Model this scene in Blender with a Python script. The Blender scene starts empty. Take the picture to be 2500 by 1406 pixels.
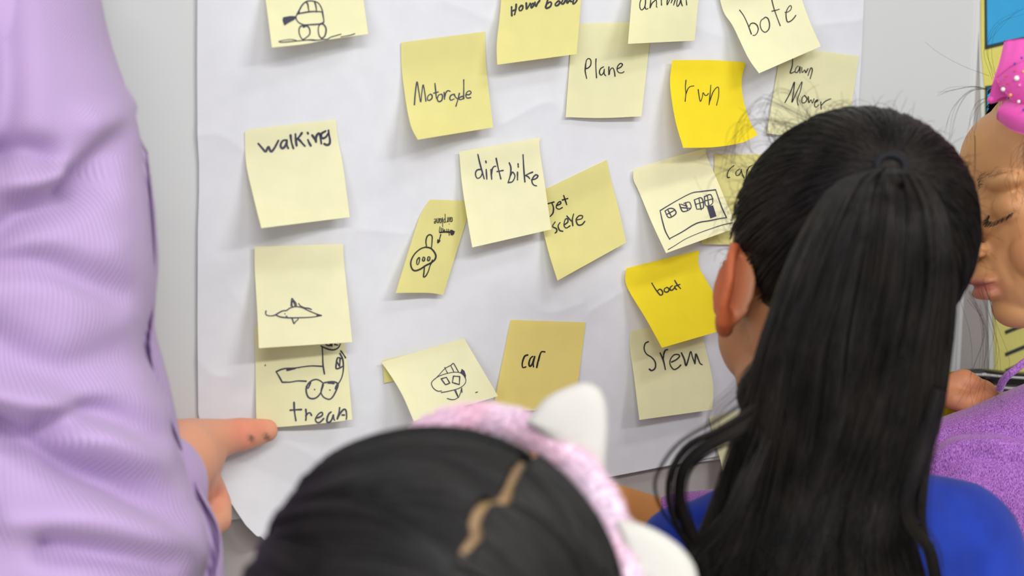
import bpy, math, random
import numpy as np
from mathutils import Matrix, Vector

rng = np.random.default_rng(7)
D = bpy.data
COL = bpy.context.scene.collection
scene = bpy.context.scene

# ------------------------------------------------------------------ camera
FP = 3400.0                                   # focal length in pixels of a 2500 px wide frame
yaw, pitch, roll = math.radians(28), math.radians(7), math.radians(0.9)
fwd = np.array([math.sin(yaw)*math.cos(pitch), math.cos(yaw)*math.cos(pitch), -math.sin(pitch)])
r0 = np.array([math.cos(yaw), -math.sin(yaw), 0.0])
u0 = np.cross(r0, fwd)
rt = math.cos(roll)*r0 + math.sin(roll)*u0
up = math.cos(roll)*u0 - math.sin(roll)*r0
CAM = np.array([0, 0, 1.2]) - 1.139*fwd
cd = D.cameras.new('camera'); cam = D.objects.new('camera', cd); COL.objects.link(cam)
m = Matrix(((rt[0], up[0], -fwd[0], CAM[0]), (rt[1], up[1], -fwd[1], CAM[1]), (rt[2], up[2], -fwd[2], CAM[2]), (0, 0, 0, 1)))
cam.matrix_world = m
cd.sensor_width = 36; cd.lens = FP/2500*36; cd.clip_start = 0.05
cd.dof.use_dof = True; cd.dof.focus_distance = 1.15; cd.dof.aperture_fstop = 4.3
scene.camera = cam

# ------------------------------------------------------------------ world and lights
w = D.worlds.new('world'); scene.world = w; w.use_nodes = True
bg = w.node_tree.nodes['Background']; bg.inputs[0].default_value = (0.93, 0.95, 1.0, 1); bg.inputs[1].default_value = 0.56

def area(name, loc, target, sx, sy, power, col=(1, 1, 1)):
    l = D.lights.new(name, 'AREA'); l.shape = 'RECTANGLE'; l.size = sx; l.size_y = sy; l.energy = power; l.color = col
    o = D.objects.new(name, l); COL.objects.link(o); o.location = loc
    o.rotation_euler = (Vector(target)-Vector(loc)).to_track_quat('-Z', 'Y').to_euler()
    return o
area('ceiling_light', (0.8, -1.1, 2.75), (0.8, -1.1, 0), 1.2, 0.25, 9, (1.0, 0.985, 0.96))
area('ceiling_light', (-0.9, -2.2, 2.5), (-0.9, -2.2, 0), 1.4, 0.30, 44, (1.0, 0.985, 0.96))
area('ceiling_light', (1.0, -2.2, 2.5), (1.0, -2.2, 0), 1.4, 0.30, 36, (1.0, 0.985, 0.96))
area('fill_light', (-2.6, -2.2, 1.7), (0, 0, 1.1), 1.8, 1.4, 30, (0.92, 0.96, 1.0))  # added fill lamp from the front left, lifts the lower sheet

scene.view_settings.view_transform = 'Standard'
scene.view_settings.look = 'None'
scene.view_settings.gamma = 1.0
scene.view_settings.use_curve_mapping = False
scene.view_settings.exposure = 0.3

# ------------------------------------------------------------------ helpers
A = lambda *a: np.array(a, float)

def R(x, y, d):
    return CAM + d*(fwd + (x-1250)/FP*rt - (y-703)/FP*up)

def Wv(px, lift):
    """points on the vertical plane `lift` metres in front of the wall (wall is y=0)"""
    px = np.asarray(px, float)
    dirs = fwd + ((px[..., 0]-1250)/FP)[..., None]*rt - ((px[..., 1]-703)/FP)[..., None]*up
    t = (-np.asarray(lift)-CAM[1])/dirs[..., 1]
    return CAM + t[..., None]*dirs
W = lambda x, y, l: Wv(A(x, y), l)

def project(P):
    q = P-CAM; d = q@fwd
    return np.stack([1250+FP*(q@rt)/d, 703-FP*(q@up)/d], -1)

def srgb(r, g, b):
    f = lambda c: c/12.92 if c <= 0.04045 else ((c+0.055)/1.055)**2.4
    return (f(r/255), f(g/255), f(b/255), 1)

def mk(name, V, F, mat=None, parent=None, smooth=True, uv=None, label=None, cat=None, group=None, kind=None, col=None, origin=None):
    V = np.asarray(V, float)
    org = np.asarray(origin, float) if origin is not None else (A(*parent['_o']) if parent is not None and '_o' in parent else V.mean(0))
    me = D.meshes.new(name)
    if isinstance(F, np.ndarray):
        n, k = F.shape
        me.vertices.add(len(V)); me.vertices.foreach_set('co', (V-org).astype(np.float32).ravel())
        me.loops.add(n*k); me.loops.foreach_set('vertex_index', F.astype(np.int32).ravel())
        me.polygons.add(n); me.polygons.foreach_set('loop_start', np.arange(0, n*k, k, dtype=np.int32))
        me.polygons.foreach_set('loop_total', np.full(n, k, dtype=np.int32))
        me.update(calc_edges=True)
    else:
        me.from_pydata([tuple(v) for v in (V-org)], [], [tuple(int(i) for i in f) for f in F])
        me.update()
    me.validate()
    if smooth: me.polygons.foreach_set('use_smooth', np.ones(len(me.polygons), bool))
    if uv is not None:
        li = np.zeros(len(me.loops), np.int32); me.loops.foreach_get('vertex_index', li)
        ul = me.uv_layers.new(name='UVMap'); ul.data.foreach_set('uv', np.asarray(uv, np.float32)[li].ravel())
    if col is not None:
        a = me.color_attributes.new('tint', 'FLOAT_COLOR', 'POINT')
        a.data.foreach_set('color', np.concatenate([col, np.ones((len(V), 1))], 1).astype(np.float32).ravel())
    if mat is not None: me.materials.append(mat)
    o = D.objects.new(name, me); COL.objects.link(o)
    if parent is not None:
        o.parent = parent; o.location = tuple(org-A(*parent['_o']))
    else:
        o.location = tuple(org)
    o['_o'] = [float(v) for v in org]
    tag(o, label, cat, group, kind)
    return o

def tag(o, label=None, cat=None, group=None, kind=None):
    if label: o['label'] = label
    if cat: o['category'] = cat
    if group: o['group'] = group
    if kind: o['kind'] = kind

def empty(name, loc, label, cat, group=None):
    o = D.objects.new(name, None); COL.objects.link(o); o.location = tuple(loc); o.empty_display_size = 0.05
    o['_o'] = [float(v) for v in loc]; tag(o, label, cat, group); return o

def catmull(P, n):
    P = np.asarray(P, float)
    if len(P) < 3:
        t = np.linspace(0, 1, n)[:, None]; return P[0]*(1-t)+P[-1]*t
    Q = np.vstack([2*P[0]-P[1], P, 2*P[-1]-P[-2]])
    seg = np.linalg.norm(np.diff(P[:, :min(3, P.shape[1])], axis=0), axis=1)+1e-9
    cum = np.concatenate([[0], np.cumsum(seg)]); tt = np.linspace(0, cum[-1], n)
    i = np.clip(np.searchsorted(cum, tt, side='right')-1, 0, len(P)-2); s = ((tt-cum[i])/seg[i])[:, None]
    a, b, c, d = Q[i], Q[i+1], Q[i+2], Q[i+3]
    return 0.5*((2*b)+(-a+c)*s+(2*a-5*b+4*c-d)*s*s+(-a+3*b-3*c+d)*s**3)

def grid_faces(nu, nv, closed_u=False, off=0):
    F = []
    iu = np.arange(nu if closed_u else nu-1); iv = np.arange(nv-1)
    U, Vv = np.meshgrid(iu, iv)
    U2 = (U+1) % nu
    return np.stack([Vv*nu+U, Vv*nu+U2, (Vv+1)*nu+U2, (Vv+1)*nu+U], -1).reshape(-1, 4)+off

def tubes(C, rad, sides=3):
    """C (N,S,3) centre lines, rad (N,S) -> verts, quads"""
    N, S, _ = C.shape
    T = np.gradient(C, axis=1); T /= np.linalg.norm(T, axis=2, keepdims=True)+1e-12
    ref = A(0.31, 0.77, 0.55); ref /= np.linalg.norm(ref)
    n = np.cross(T, ref); n /= np.linalg.norm(n, axis=2, keepdims=True)+1e-12
    b = np.cross(T, n)
    ang = np.arange(sides)*2*math.pi/sides
    V = C[:, :, None, :] + rad[:, :, None, None]*(n[:, :, None, :]*np.cos(ang)[None, None, :, None]+b[:, :, None, :]*np.sin(ang)[None, None, :, None])
    V = V.reshape(-1, 3)
    base = (np.arange(N)*S*sides)[:, None, None]+(np.arange(S-1)*sides)[None, :, None]
    k = np.arange(sides)[None, None, :]; k2 = (k+1) % sides
    F = np.stack([base+k, base+k2, base+sides+k2, base+sides+k], -1).reshape(-1, 4)
    return V, F

def slab(V1, V2, nu, nv):
    """thin sheet: front grid, back grid and a rim with vertices of its own so that its edges stay crisp"""
    F = grid_faces(nu, nv); n = nu*nv
    loop = list(range(nu))+[nu-1+j*nu for j in range(1, nv)]+[n-1-i for i in range(1, nu)]+[(nv-1-j)*nu for j in range(1, nv-1)]
    k = len(loop); a = np.arange(k); b = (a+1) % k
    V = np.vstack([V1, V2, V1[loop], V2[loop]])
    return V, np.vstack([F[:, ::-1], F+n, np.stack([2*n+a, 2*n+k+a, 2*n+k+b, 2*n+b], 1)])

# value noise for real surface relief
_perm = rng.permutation(512)
def vnoise(P):
    P = np.asarray(P, float); i = np.floor(P).astype(int); f = P-i; f = f*f*(3-2*f)
    def h(a, b, c): return _perm[(_perm[(_perm[a & 511]+b) & 511]+c) & 511]/511.0*2-1
    out = 0
    for dx in (0, 1):
        for dy in (0, 1):
            for dz in (0, 1):
                wgt = (f[..., 0] if dx else 1-f[..., 0])*(f[..., 1] if dy else 1-f[..., 1])*(f[..., 2] if dz else 1-f[..., 2])
                out = out + wgt*h(i[..., 0]+dx, i[..., 1]+dy, i[..., 2]+dz)
    return out

# ------------------------------------------------------------------ materials
def newmat(name, base=(.8, .8, .8, 1), rough=.6, spec=.5, sheen=0, sss=0, attr=None, metal=0, coat=0):
    mt = D.materials.new(name); mt.use_nodes = True
    b = mt.node_tree.nodes['Principled BSDF']
    b.inputs['Base Color'].default_value = base; b.inputs['Roughness'].default_value = rough
    b.inputs['Specular IOR Level'].default_value = spec; b.inputs['Metallic'].default_value = metal
    b.inputs['Sheen Weight'].default_value = sheen; b.inputs['Coat Weight'].default_value = coat
    if sss:
        b.inputs['Subsurface Weight'].default_value = sss; b.inputs['Subsurface Radius'].default_value = (1, .35, .2)
        b.inputs['Subsurface Scale'].default_value = 0.006
    if attr:
        a = mt.node_tree.nodes.new('ShaderNodeAttribute'); a.attribute_name = attr
        mt.node_tree.links.new(a.outputs['Color'], b.inputs['Base Color'])
    return mt, b, mt.node_tree

def noise_bump(nt, b, scale, strength, dist=0.001, detail=4, coords='Object', stretch=None):
    N = nt.nodes; L = nt.links
    tc = N.new('ShaderNodeTexCoord'); src = tc.outputs[coords]
    if stretch:
        mp = N.new('ShaderNodeMapping'); mp.inputs['Scale'].default_value = stretch; L.new(src, mp.inputs[0]); src = mp.outputs[0]
    n = N.new('ShaderNodeTexNoise'); n.inputs['Scale'].default_value = scale; n.inputs['Detail'].default_value = detail
    L.new(src, n.inputs['Vector'])
    bp = N.new('ShaderNodeBump'); bp.inputs['Strength'].default_value = strength; bp.inputs['Distance'].default_value = dist
    L.new(n.outputs['Fac'], bp.inputs['Height']); L.new(bp.outputs[0], b.inputs['Normal'])
    return n

def mix_noise(nt, b, c1, c2, scale, detail=3, stretch=None, lo=.35, hi=.65, coords='Object'):
    N = nt.nodes; L = nt.links
    tc = N.new('ShaderNodeTexCoord'); src = tc.outputs[coords]
    if stretch:
        mp = N.new('ShaderNodeMapping'); mp.inputs['Scale'].default_value = stretch; L.new(src, mp.inputs[0]); src = mp.outputs[0]
    n = N.new('ShaderNodeTexNoise'); n.inputs['Scale'].default_value = scale; n.inputs['Detail'].default_value = detail
    L.new(src, n.inputs['Vector'])
    cr = N.new('ShaderNodeValToRGB'); cr.color_ramp.elements[0].position = lo; cr.color_ramp.elements[1].position = hi
    cr.color_ramp.elements[0].color = c1; cr.color_ramp.elements[1].color = c2
    L.new(n.outputs['Fac'], cr.inputs[0]); L.new(cr.outputs[0], b.inputs['Base Color'])
    return cr

def paper_mat(name, c, transl=0.28, grain=900):
    mt, b, nt = newmat(name, c, .75, .25)
    c2 = tuple(v*.965 for v in c[:3])+(1,)
    mix_noise(nt, b, c2, c, 60, 4)
    noise_bump(nt, b, grain, .25, .0002, 3)
    N = nt.nodes; L = nt.links
    t = N.new('ShaderNodeBsdfTranslucent'); t.inputs[0].default_value = tuple(min(1, v) for v in c[:3])+(1,)
    mx = N.new('ShaderNodeMixShader'); mx.inputs[0].default_value = transl
    out = N['Material Output']
    L.new(b.outputs[0], mx.inputs[1]); L.new(t.outputs[0], mx.inputs[2]); L.new(mx.outputs[0], out.inputs[0])
    return mt

M = {}
M['pale'] = paper_mat('pale_yellow_paper', srgb(246, 243, 200))
M['cream'] = paper_mat('cream_paper', srgb(250, 247, 208))
M['canary'] = paper_mat('canary_paper', srgb(240, 233, 158))
M['gold'] = paper_mat('gold_yellow_paper', srgb(248, 232, 142))
M['bright'] = paper_mat('bright_yellow_paper', srgb(253, 233, 48))
M['sheet'] = paper_mat('white_paper', srgb(231, 232, 236), .12, 500)
M['ink'] = newmat('marker_ink', srgb(58, 58, 76), .5, .3)[0]
M['pen'] = newmat('black_ink', srgb(44, 42, 46), .5, .3)[0]
mt, b, nt = newmat('whiteboard_surface', srgb(208, 210, 208), .32, .5); noise_bump(nt, b, 6, .05, .01); M['board'] = mt
mt, b, nt = newmat('painted_wall', srgb(172, 166, 162), .7, .3); noise_bump(nt, b, 220, .3, .001); M['wall'] = mt
mt, b, nt = newmat('shade_wall_dark', srgb(96, 92, 90), .7, .3); noise_bump(nt, b, 220, .3, .001); M['shade_wall'] = mt  # dark coat of the added light-blocking wall
mt, b, nt = newmat('aluminium_frame', srgb(214, 216, 214), .4, .5); noise_bump(nt, b, 300, .1, .0005, 3, stretch=(1, 1, .02)); M['frame'] = mt
mt, b, nt = newmat('floor_vinyl', srgb(190, 186, 178), .5, .4); mix_noise(nt, b, srgb(186, 182, 174), srgb(202, 198, 190), 40); M['floor'] = mt
# skin
def skin(name, rough=.5, sss=.12):
    mt, b, nt = newmat(name, (.6, .35, .2, 1), rough, .4, sss=sss, attr='tint')
    noise_bump(nt, b, 700, .15, .0004, 4); return mt
M['skin'] = skin('skin')
# hair
def hairmat(name, c, rough=.42, spec=.36):
    mt, b, nt = newmat(name, c, rough, spec)
    b.inputs['Anisotropic'].default_value = .3; mix_noise(nt, b, tuple(v*.55 for v in c[:3])+(1,), tuple(v*1.9 for v in c[:3])+(1,), 30, 2)
    return mt
M['hair'] = hairmat('dark_hair', (.0105, .008, .0066, 1), .40, .26)
M['hair_black'] = hairmat('black_hair', (.006, .005, .0045, 1), .42, .32)
M['hair_soft'] = hairmat('fine_hair', (.03, .024, .02, 1))
# knit
def rib(name, c1, c2, n):
    mt, b, nt = newmat(name, c1, .8, .2, sheen=.25)
    N = nt.nodes; L = nt.links
    uv = N.new('ShaderNodeTexCoord'); sp = N.new('ShaderNodeSeparateXYZ'); L.new(uv.outputs['UV'], sp.inputs[0])
    a = N.new('ShaderNodeMath'); a.operation = 'MULTIPLY'; a.inputs[1].default_value = n*2*math.pi; L.new(sp.outputs[0], a.inputs[0])
    s = N.new('ShaderNodeMath'); s.operation = 'SINE'; L.new(a.outputs[0], s.inputs[0])
    mr = N.new('ShaderNodeMapRange'); mr.inputs[1].default_value = -1; mr.inputs[2].default_value = 1; L.new(s.outputs[0], mr.inputs[0])
    cr = N.new('ShaderNodeValToRGB'); cr.color_ramp.elements[0].color = c1; cr.color_ramp.elements[1].color = c2
    L.new(mr.outputs[0], cr.inputs[0]); L.new(cr.outputs[0], b.inputs['Base Color'])
    bp = N.new('ShaderNodeBump'); bp.inputs['Strength'].default_value = .5; bp.inputs['Distance'].default_value = .001
    L.new(mr.outputs[0], bp.inputs['Height']); L.new(bp.outputs[0], b.inputs['Normal'])
    return mt
M['lavender'] = rib('lavender_ribbed_knit', srgb(158, 132, 180), srgb(206, 180, 218), 92)
M['lavender_far'] = rib('lavender_ribbed_knit_inner', srgb(158, 132, 180), srgb(206, 180, 218), 40)
mt, b, nt = newmat('blue_cotton', srgb(32, 66, 178), .85, .2, sheen=.1); mix_noise(nt, b, srgb(22, 45, 134), srgb(27, 54, 152), 30)
noise_bump(nt, b, 900, .3, .0004); M['blue'] = mt
mt, b, nt = newmat('heather_purple_jersey', srgb(170, 95, 190), .85, .2, sheen=.2)
mix_noise(nt, b, srgb(112, 60, 136), srgb(178, 118, 196), 1500, 2, stretch=(1, 1, .3), lo=.38, hi=.62); noise_bump(nt, b, 900, .3, .0004, 3); M['purple'] = mt
mt, b, nt = newmat('pink_fleece', srgb(240, 200, 220), .9, .2, sheen=.5); mix_noise(nt, b, srgb(255, 212, 230), srgb(252, 230, 246), 28); M['fleece'] = mt
mt, b, nt = newmat('white_felt', srgb(198, 195, 187), .9, .2, sheen=.3); noise_bump(nt, b, 400, .3, .0006); M['felt'] = mt
mt, b, nt = newmat('pink_grosgrain', srgb(226, 78, 172), .5, .4, sheen=.2)
N_ = nt.nodes; tc = N_.new('ShaderNodeTexCoord'); wv = N_.new('ShaderNodeTexWave'); wv.inputs['Scale'].default_value = 14; wv.bands_direction = 'Y'
nt.links.new(tc.outputs['UV'], wv.inputs[0]); bp = N_.new('ShaderNodeBump'); bp.inputs['Strength'].default_value = .5; bp.inputs['Distance'].default_value = .0006
nt.links.new(wv.outputs[1], bp.inputs['Height']); nt.links.new(bp.outputs[0], b.inputs['Normal']); M['ribbon'] = mt
for k, c in dict(clear=srgb(235, 235, 225), red=srgb(205, 35, 70), blue_gem=srgb(45, 40, 160), amber=srgb(240, 160, 40), rose=srgb(250, 130, 190)).items():
    M[k] = newmat('rhinestone_'+k, c, .12, .9, coat=.6)[0]
M['black'] = newmat('black_plastic', srgb(22, 20, 20), .2, .6, coat=.4)[0]
M['denim'] = newmat('dark_trousers', srgb(50, 55, 75), .9, .2)[0]
M['chart_white'] = paper_mat('chart_paper', srgb(214, 216, 208), .05)
M['chart_yellow'] = paper_mat('chart_yellow_paint', srgb(222, 212, 110), .05)
M['chart_pale'] = paper_mat('chart_pale_yellow_paint', srgb(232, 224, 130), .05)
M['chart_blue'] = paper_mat('chart_blue_paint', srgb(62, 164, 214), .05)
M['chart_line'] = newmat('chart_dark_line', srgb(60, 68, 66), .7, .2)[0]
M['elastic'] = newmat('hair_elastic', srgb(16, 16, 24), .7, .3)[0]

# ------------------------------------------------------------------ setting
def box(name, lo, hi, mat, **k):
    x0, y0, z0 = lo; x1, y1, z1 = hi
    V = [(x, y, z) for z in (z0, z1) for y in (y0, y1) for x in (x0, x1)]
    F = [(0, 2, 3, 1), (4, 5, 7, 6), (0, 1, 5, 4), (2, 6, 7, 3), (0, 4, 6, 2), (1, 3, 7, 5)]
    return mk(name, V, F, mat, smooth=False, **k)
box('wall_back', (-3, .006, 0), (3.2, .12, 3.4), M['wall'], kind='structure')
box('floor', (-3, -4, -.1), (3.2, .12, 0), M['floor'], kind='structure')

bx1 = W(2379, 60, .0)[0]; bz0 = W(1000, 1215, .0)[2]
box('shade_wall_right', (bx1+.50, -1.6, 0), (bx1+.60, .02, 3.4), M['shade_wall'], kind='structure')  # added wall out of view, blocks light to darken the board's right end
boardV = empty('whiteboard', (bx1-1.2, .006, bz0), 'glossy pale grey whiteboard mounted on the wall behind the paper', 'whiteboard')
box('writing_surface', (bx1-2.2, 0.0, bz0), (bx1, .006, 2.3), M['board'], parent=boardV)
box('frame', (bx1, -.001, bz0), (bx1+.005, .006, 2.3), M['frame'], parent=boardV)

# ---- the big sheet with real crumples
def paper_lift(P):
    """relief of the sheet in metres, as a function of wall x,z"""
    x, z = P[..., 0], P[..., 2]
    q = np.stack([x*5+3, z*5+1, x*0], -1); l = .0012*vnoise(q*.7)
    q = np.stack([x*13+30, z*11+9, x*0], -1); l = l+.0002*vnoise(q)
    q = np.stack([x*9+z*6+30, z*10-x*3+9, x*0+4], -1); l = l+.0005*np.abs(vnoise(q))
    return l+.0026
creases = [[(870, 130), (920, 300), (960, 420), (1010, 490), (1045, 530)], [(1080, 0), (1150, 30), (1230, 60)],
           [(540, 640), (560, 700), (600, 760)], [(1230, 680), (1330, 760), (1420, 740)], [(880, 560), (990, 570)],
           [(484, 330), (540, 330), (600, 370)], [(486, 880), (520, 915), (560, 920)], [(1640, 40), (1760, 90)], [(2000, 60), (2100, 50)],
           [(700, 1080), (820, 1140), (960, 1180)], [(1440, 760), (1540, 700)], [(1230, 300), (1340, 250), (1400, 300)]]
def crease(px):
    out = np.zeros(px.shape[:-1])
    for c in creases:
        c = catmull(A(*[list(p) for p in c]) if False else np.array(c, float), 24)
        d = np.full(px.shape[:-1], 1e9); side = np.zeros(px.shape[:-1])
        for a, b in zip(c[:-1], c[1:]):
            ab = b-a; t = np.clip(((px-a)@ab)/(ab@ab), 0, 1); q = a+t[..., None]*ab
            dd = np.linalg.norm(px-q, axis=-1); m_ = dd < d
            d = np.where(m_, dd, d)
        out += .0007*np.exp(-(d/9))+.0006*np.exp(-(d/40)**2)
    return out

def coons(L, Rr, T, B, U, Vv):
    """edges are functions t->2D; T,B run left to right, L,R run top to bottom"""
    u = U[..., None]; v = Vv[..., None]
    return ((1-u)*L(Vv)+u*Rr(Vv)+(1-v)*T(U)+v*B(U)
            - ((1-u)*(1-v)*T(U*0)+u*(1-v)*T(U*0+1)+(1-u)*v*B(U*0)+u*v*B(U*0+1)))
def edge(pts):
    P = catmull(np.array(pts, float), 60) if len(pts) > 2 else np.array(pts, float)
    t = np.linspace(0, 1, len(P))
    return lambda s: np.stack([np.interp(s, t, P[:, 0]), np.interp(s, t, P[:, 1])], -1)
def pedge(pts):
    P = np.array(pts, float); c = np.concatenate([[0], np.cumsum(np.linalg.norm(np.diff(P, axis=0), axis=1))]); c /= c[-1]
    return lambda s: np.stack([np.interp(s, c, P[:, 0]), np.interp(s, c, P[:, 1])], -1)

SL = pedge([(480, -160), (482, 0), (481, 150), (482, 330), (486, 400), (486, 470), (483, 560), (482, 800), (483, 900), (484, 1010), (500, 1075), (526, 1128), (545, 1195), (572, 1240), (600, 1282), (618, 1300), (628, 1310), (634, 1308), (645, 1318)])
SR = pedge([(2113, -160), (2109, 0), (2104, 120), (2096, 260), (2085, 500), (2076, 800), (2068, 1062)])
ST = pedge([(480, -160), (2113, -160)]); SB = pedge([(645, 1318), (680, 1312), (900, 1268), (1500, 1162), (1760, 1112), (2068, 1062)])
nu, nv = 300, 240
U, Vv = np.meshgrid(np.linspace(0, 1, nu), np.linspace(0, 1, nv))
px = coons(SL, SR, ST, SB, U, Vv)
P0 = Wv(px, 0.002)
dlow = np.clip((px[..., 1]-1090-(px[..., 0]-500)*.42)/230, 0, 1)*np.clip((1000-px[..., 0])/350, 0, 1)
sheet_curl = lambda px: .030*(np.clip((px[..., 1]-1085-(px[..., 0]-500)*.45)/230, 0, 1)**1.3)*np.clip((1050-px[..., 0])/400, 0, 1)
lf = paper_lift(P0)+crease(px)+sheet_curl(px)
Vf = Wv(px, lf).reshape(-1, 3); Vb = Vf+A(0, .0003, 0)
Vs_, Fs_ = slab(Vf, Vb, nu, nv)
mk('paper_sheet', Vs_, Fs_, M['sheet'],
   label='large crumpled white paper sheet covered with yellow sticky notes', cat='paper')

# ------------------------------------------------------------------ sticky notes
class Note:
    def __init__(s, name_label, corners, mat, left=None, right=None, bottom=None, top=None, lifts=(.012, .010), strip=.2, p=1.2, curl=0, over=0.0, strokes=(), fills=(), ink='ink', part='handwriting', res=26):
        TL, TR, BR, BL = [tuple(c) for c in corners]
        s.L = edge([TL]+list(left or [])+[BL]) if left else edge([TL, BL]); s.Rr = edge([TR]+list(right or [])+[BR]) if right else edge([TR, BR])
        s.T = edge([TL]+list(top or [])+[TR]) if top else edge([TL, TR]); s.B = edge([BL]+list(bottom or [])+[BR]) if bottom else edge([BL, BR])
        s.lifts = lifts; s.strip = strip; s.p = p; s.curl = curl; s.over = over; s.c = np.array(corners, float)
        U, Vv = np.meshgrid(np.linspace(0, 1, res), np.linspace(0, 1, res))
        px = coons(s.L, s.Rr, s.T, s.B, U, Vv); lift = s.lift(px, U, Vv)
        V1 = Wv(px, lift).reshape(-1, 3); V2 = Wv(px, lift-.00025).reshape(-1, 3)
        V_, F_ = slab(V1, V2, res, res)
        s.o = mk('sticky_note', V_, F_, M[mat], label=name_label, cat='sticky note', group='yellow sticky notes on the white sheet')
        if strokes or fills: s.draw(strokes, fills, ink, part)
    def lift(s, px, U, Vv):
        base = paper_lift(Wv(px, .003))+.0014+s.over
        g = np.clip((Vv-s.strip)/(1-s.strip), 0, 1); k = .06
        g = np.where(Vv > s.strip, (np.sqrt(g*g+k*k)-k)/(math.sqrt(1+k*k)-k), 0)**s.p
        l = g*(s.lifts[0]*(1-U)+s.lifts[1]*U)
        l = l+s.curl*np.clip(Vv-.55, 0, 1)**2*np.clip(1-U*1.6, 0, 1)*5
        sm = np.clip(1-Vv*1.0, 0, 1)
        return base*1.0+l+crease(px)*.6
    def inv(s, q):
        u = np.full(len(q), .5); v = np.full(len(q), .5); e = 1e-3
        f = lambda a, b: coons(s.L, s.Rr, s.T, s.B, np.clip(a, 0, 1), np.clip(b, 0, 1))
        for _ in range(14):
            u = np.clip(u, 0, 1-e); v = np.clip(v, 0, 1-e)
            p = f(u, v); du = (f(u+e, v)-p)/e; dv = (f(u, v+e)-p)/e; r_ = q-p
            det = du[:, 0]*dv[:, 1]-du[:, 1]*dv[:, 0]; det = np.where(abs(det) < 1e-6, 1e-6, det)
            u = np.clip(u+(r_[:, 0]*dv[:, 1]-r_[:, 1]*dv[:, 0])/det, 0, 1); v = np.clip(v+(du[:, 0]*r_[:, 1]-du[:, 1]*r_[:, 0])/det, 0, 1)
        return u, v
    def on(s, q, off=.00035):
        u, v = s.inv(q); return Wv(q, s.lift(q, u, v)+off)
    def draw(s, strokes, fills, ink, part):
        Vs, Fs, k = [], [], 0
        for wd, pts in strokes:
            P = np.array(pts, float)
            if len(P) == 1: P = np.vstack([P, P+.6])
            ln = np.linalg.norm(np.diff(P, axis=0), axis=1).sum(); n = max(4, int(ln/2.2)); C = catmull(P, n)
            T = np.gradient(C, axis=0); T /= np.linalg.norm(T, axis=1, keepdims=True)+1e-9; Nn = np.stack([-T[:, 1], T[:, 0]], 1)
            h = wd/2*(1+.16*np.sin(np.linspace(0, 5, n)+ln))
            caps = [(C[0]-T[0]*h[0]*.8, .35), (C[-1]+T[-1]*h[-1]*.8, .35)]
            C2 = np.vstack([caps[0][0], C, caps[1][0]]); h2 = np.concatenate([[h[0]*.45], h, [h[-1]*.45]]); N2 = np.vstack([Nn[0], Nn, Nn[-1]])
            q = np.vstack([C2+N2*h2[:, None], C2-N2*h2[:, None]]); Vs.append(s.on(q)); n = len(C2)
            Fs += [(k+i, k+i+1, k+n+i+1, k+n+i) for i in range(n-1)]; k += 2*n
        for poly in fills:
            q = np.array(poly, float); q = np.vstack([q.mean(0), q]); Vs.append(s.on(q, .0005)); n = len(poly)
            Fs += [(k, k+1+i, k+1+(i+1) % n) for i in range(n)]; k += n+1
        mk(part, np.vstack(Vs), Fs, M[ink], parent=s.o, smooth=False)

def S(ox, oy, sc, wd, *strokes):
    return [(wd, [(ox+x/sc, oy+y/sc) for x, y in st]) for st in strokes]
def Fl(ox, oy, sc, *polys):
    return [[(ox+x/sc, oy+y/sc) for x, y in p] for p in polys]

c = (560, 0, 6.25)
Note('cream sticky note with a drawing of a car on two wheels, top left', [(632, -125), (866, -150), (899, 83), (664, 116)], 'pale', bottom=[(740, 108), (800, 97)], lifts=(.026, .016), strip=.3, part='drawing',
     strokes=S(*c, 3.4, [(1035,215),(1065,160),(1110,80),(1170,25),(1235,12),(1300,20),(1355,45),(1390,90),(1415,150),(1425,195)], [(1070,205),(1150,190),(1230,178),(1320,175),(1420,180)],
     [(1070,205),(1030,225),(1018,260),(1025,300),(1055,340),(1100,365),(1150,380),(1250,375),(1370,368),(1400,360),(1440,340)], [(1418,180),(1430,240),(1440,300),(1440,340)],
     [(1170,30),(1195,60),(1205,120),(1215,178)], [(1300,30),(1315,70),(1325,120),(1330,185)], [(1040,212),(1062,180),(1075,205)],
     [(1140,395),(1090,400),(1065,440),(1065,500),(1085,560),(1120,600),(1170,575),(1220,530),(1230,480),(1215,425),(1180,395),(1130,415)],
     [(1410,365),(1375,380),(1358,430),(1360,500),(1380,560),(1415,580),(1455,550),(1475,480),(1470,420),(1440,375),(1410,360)])
     +S(*c, 2.3, [(760,630),(820,615),(930,602),(1000,610),(1050,625),(1140,612),(1250,605),(1350,612),(1420,600),(1495,598),(1540,570),(1620,545),(1705,520)],
     [(755,630),(780,645),(880,640),(1000,628),(1120,618),(1200,612),(1300,618),(1380,608)], [(1700,562),(1850,535),(1915,512)]),
     fills=Fl(*c, [(1012,245),(930,243),(820,262),(812,310),(840,390),(900,350),(975,310),(1010,285)]))
c = (560, 270, 4.0175)
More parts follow.
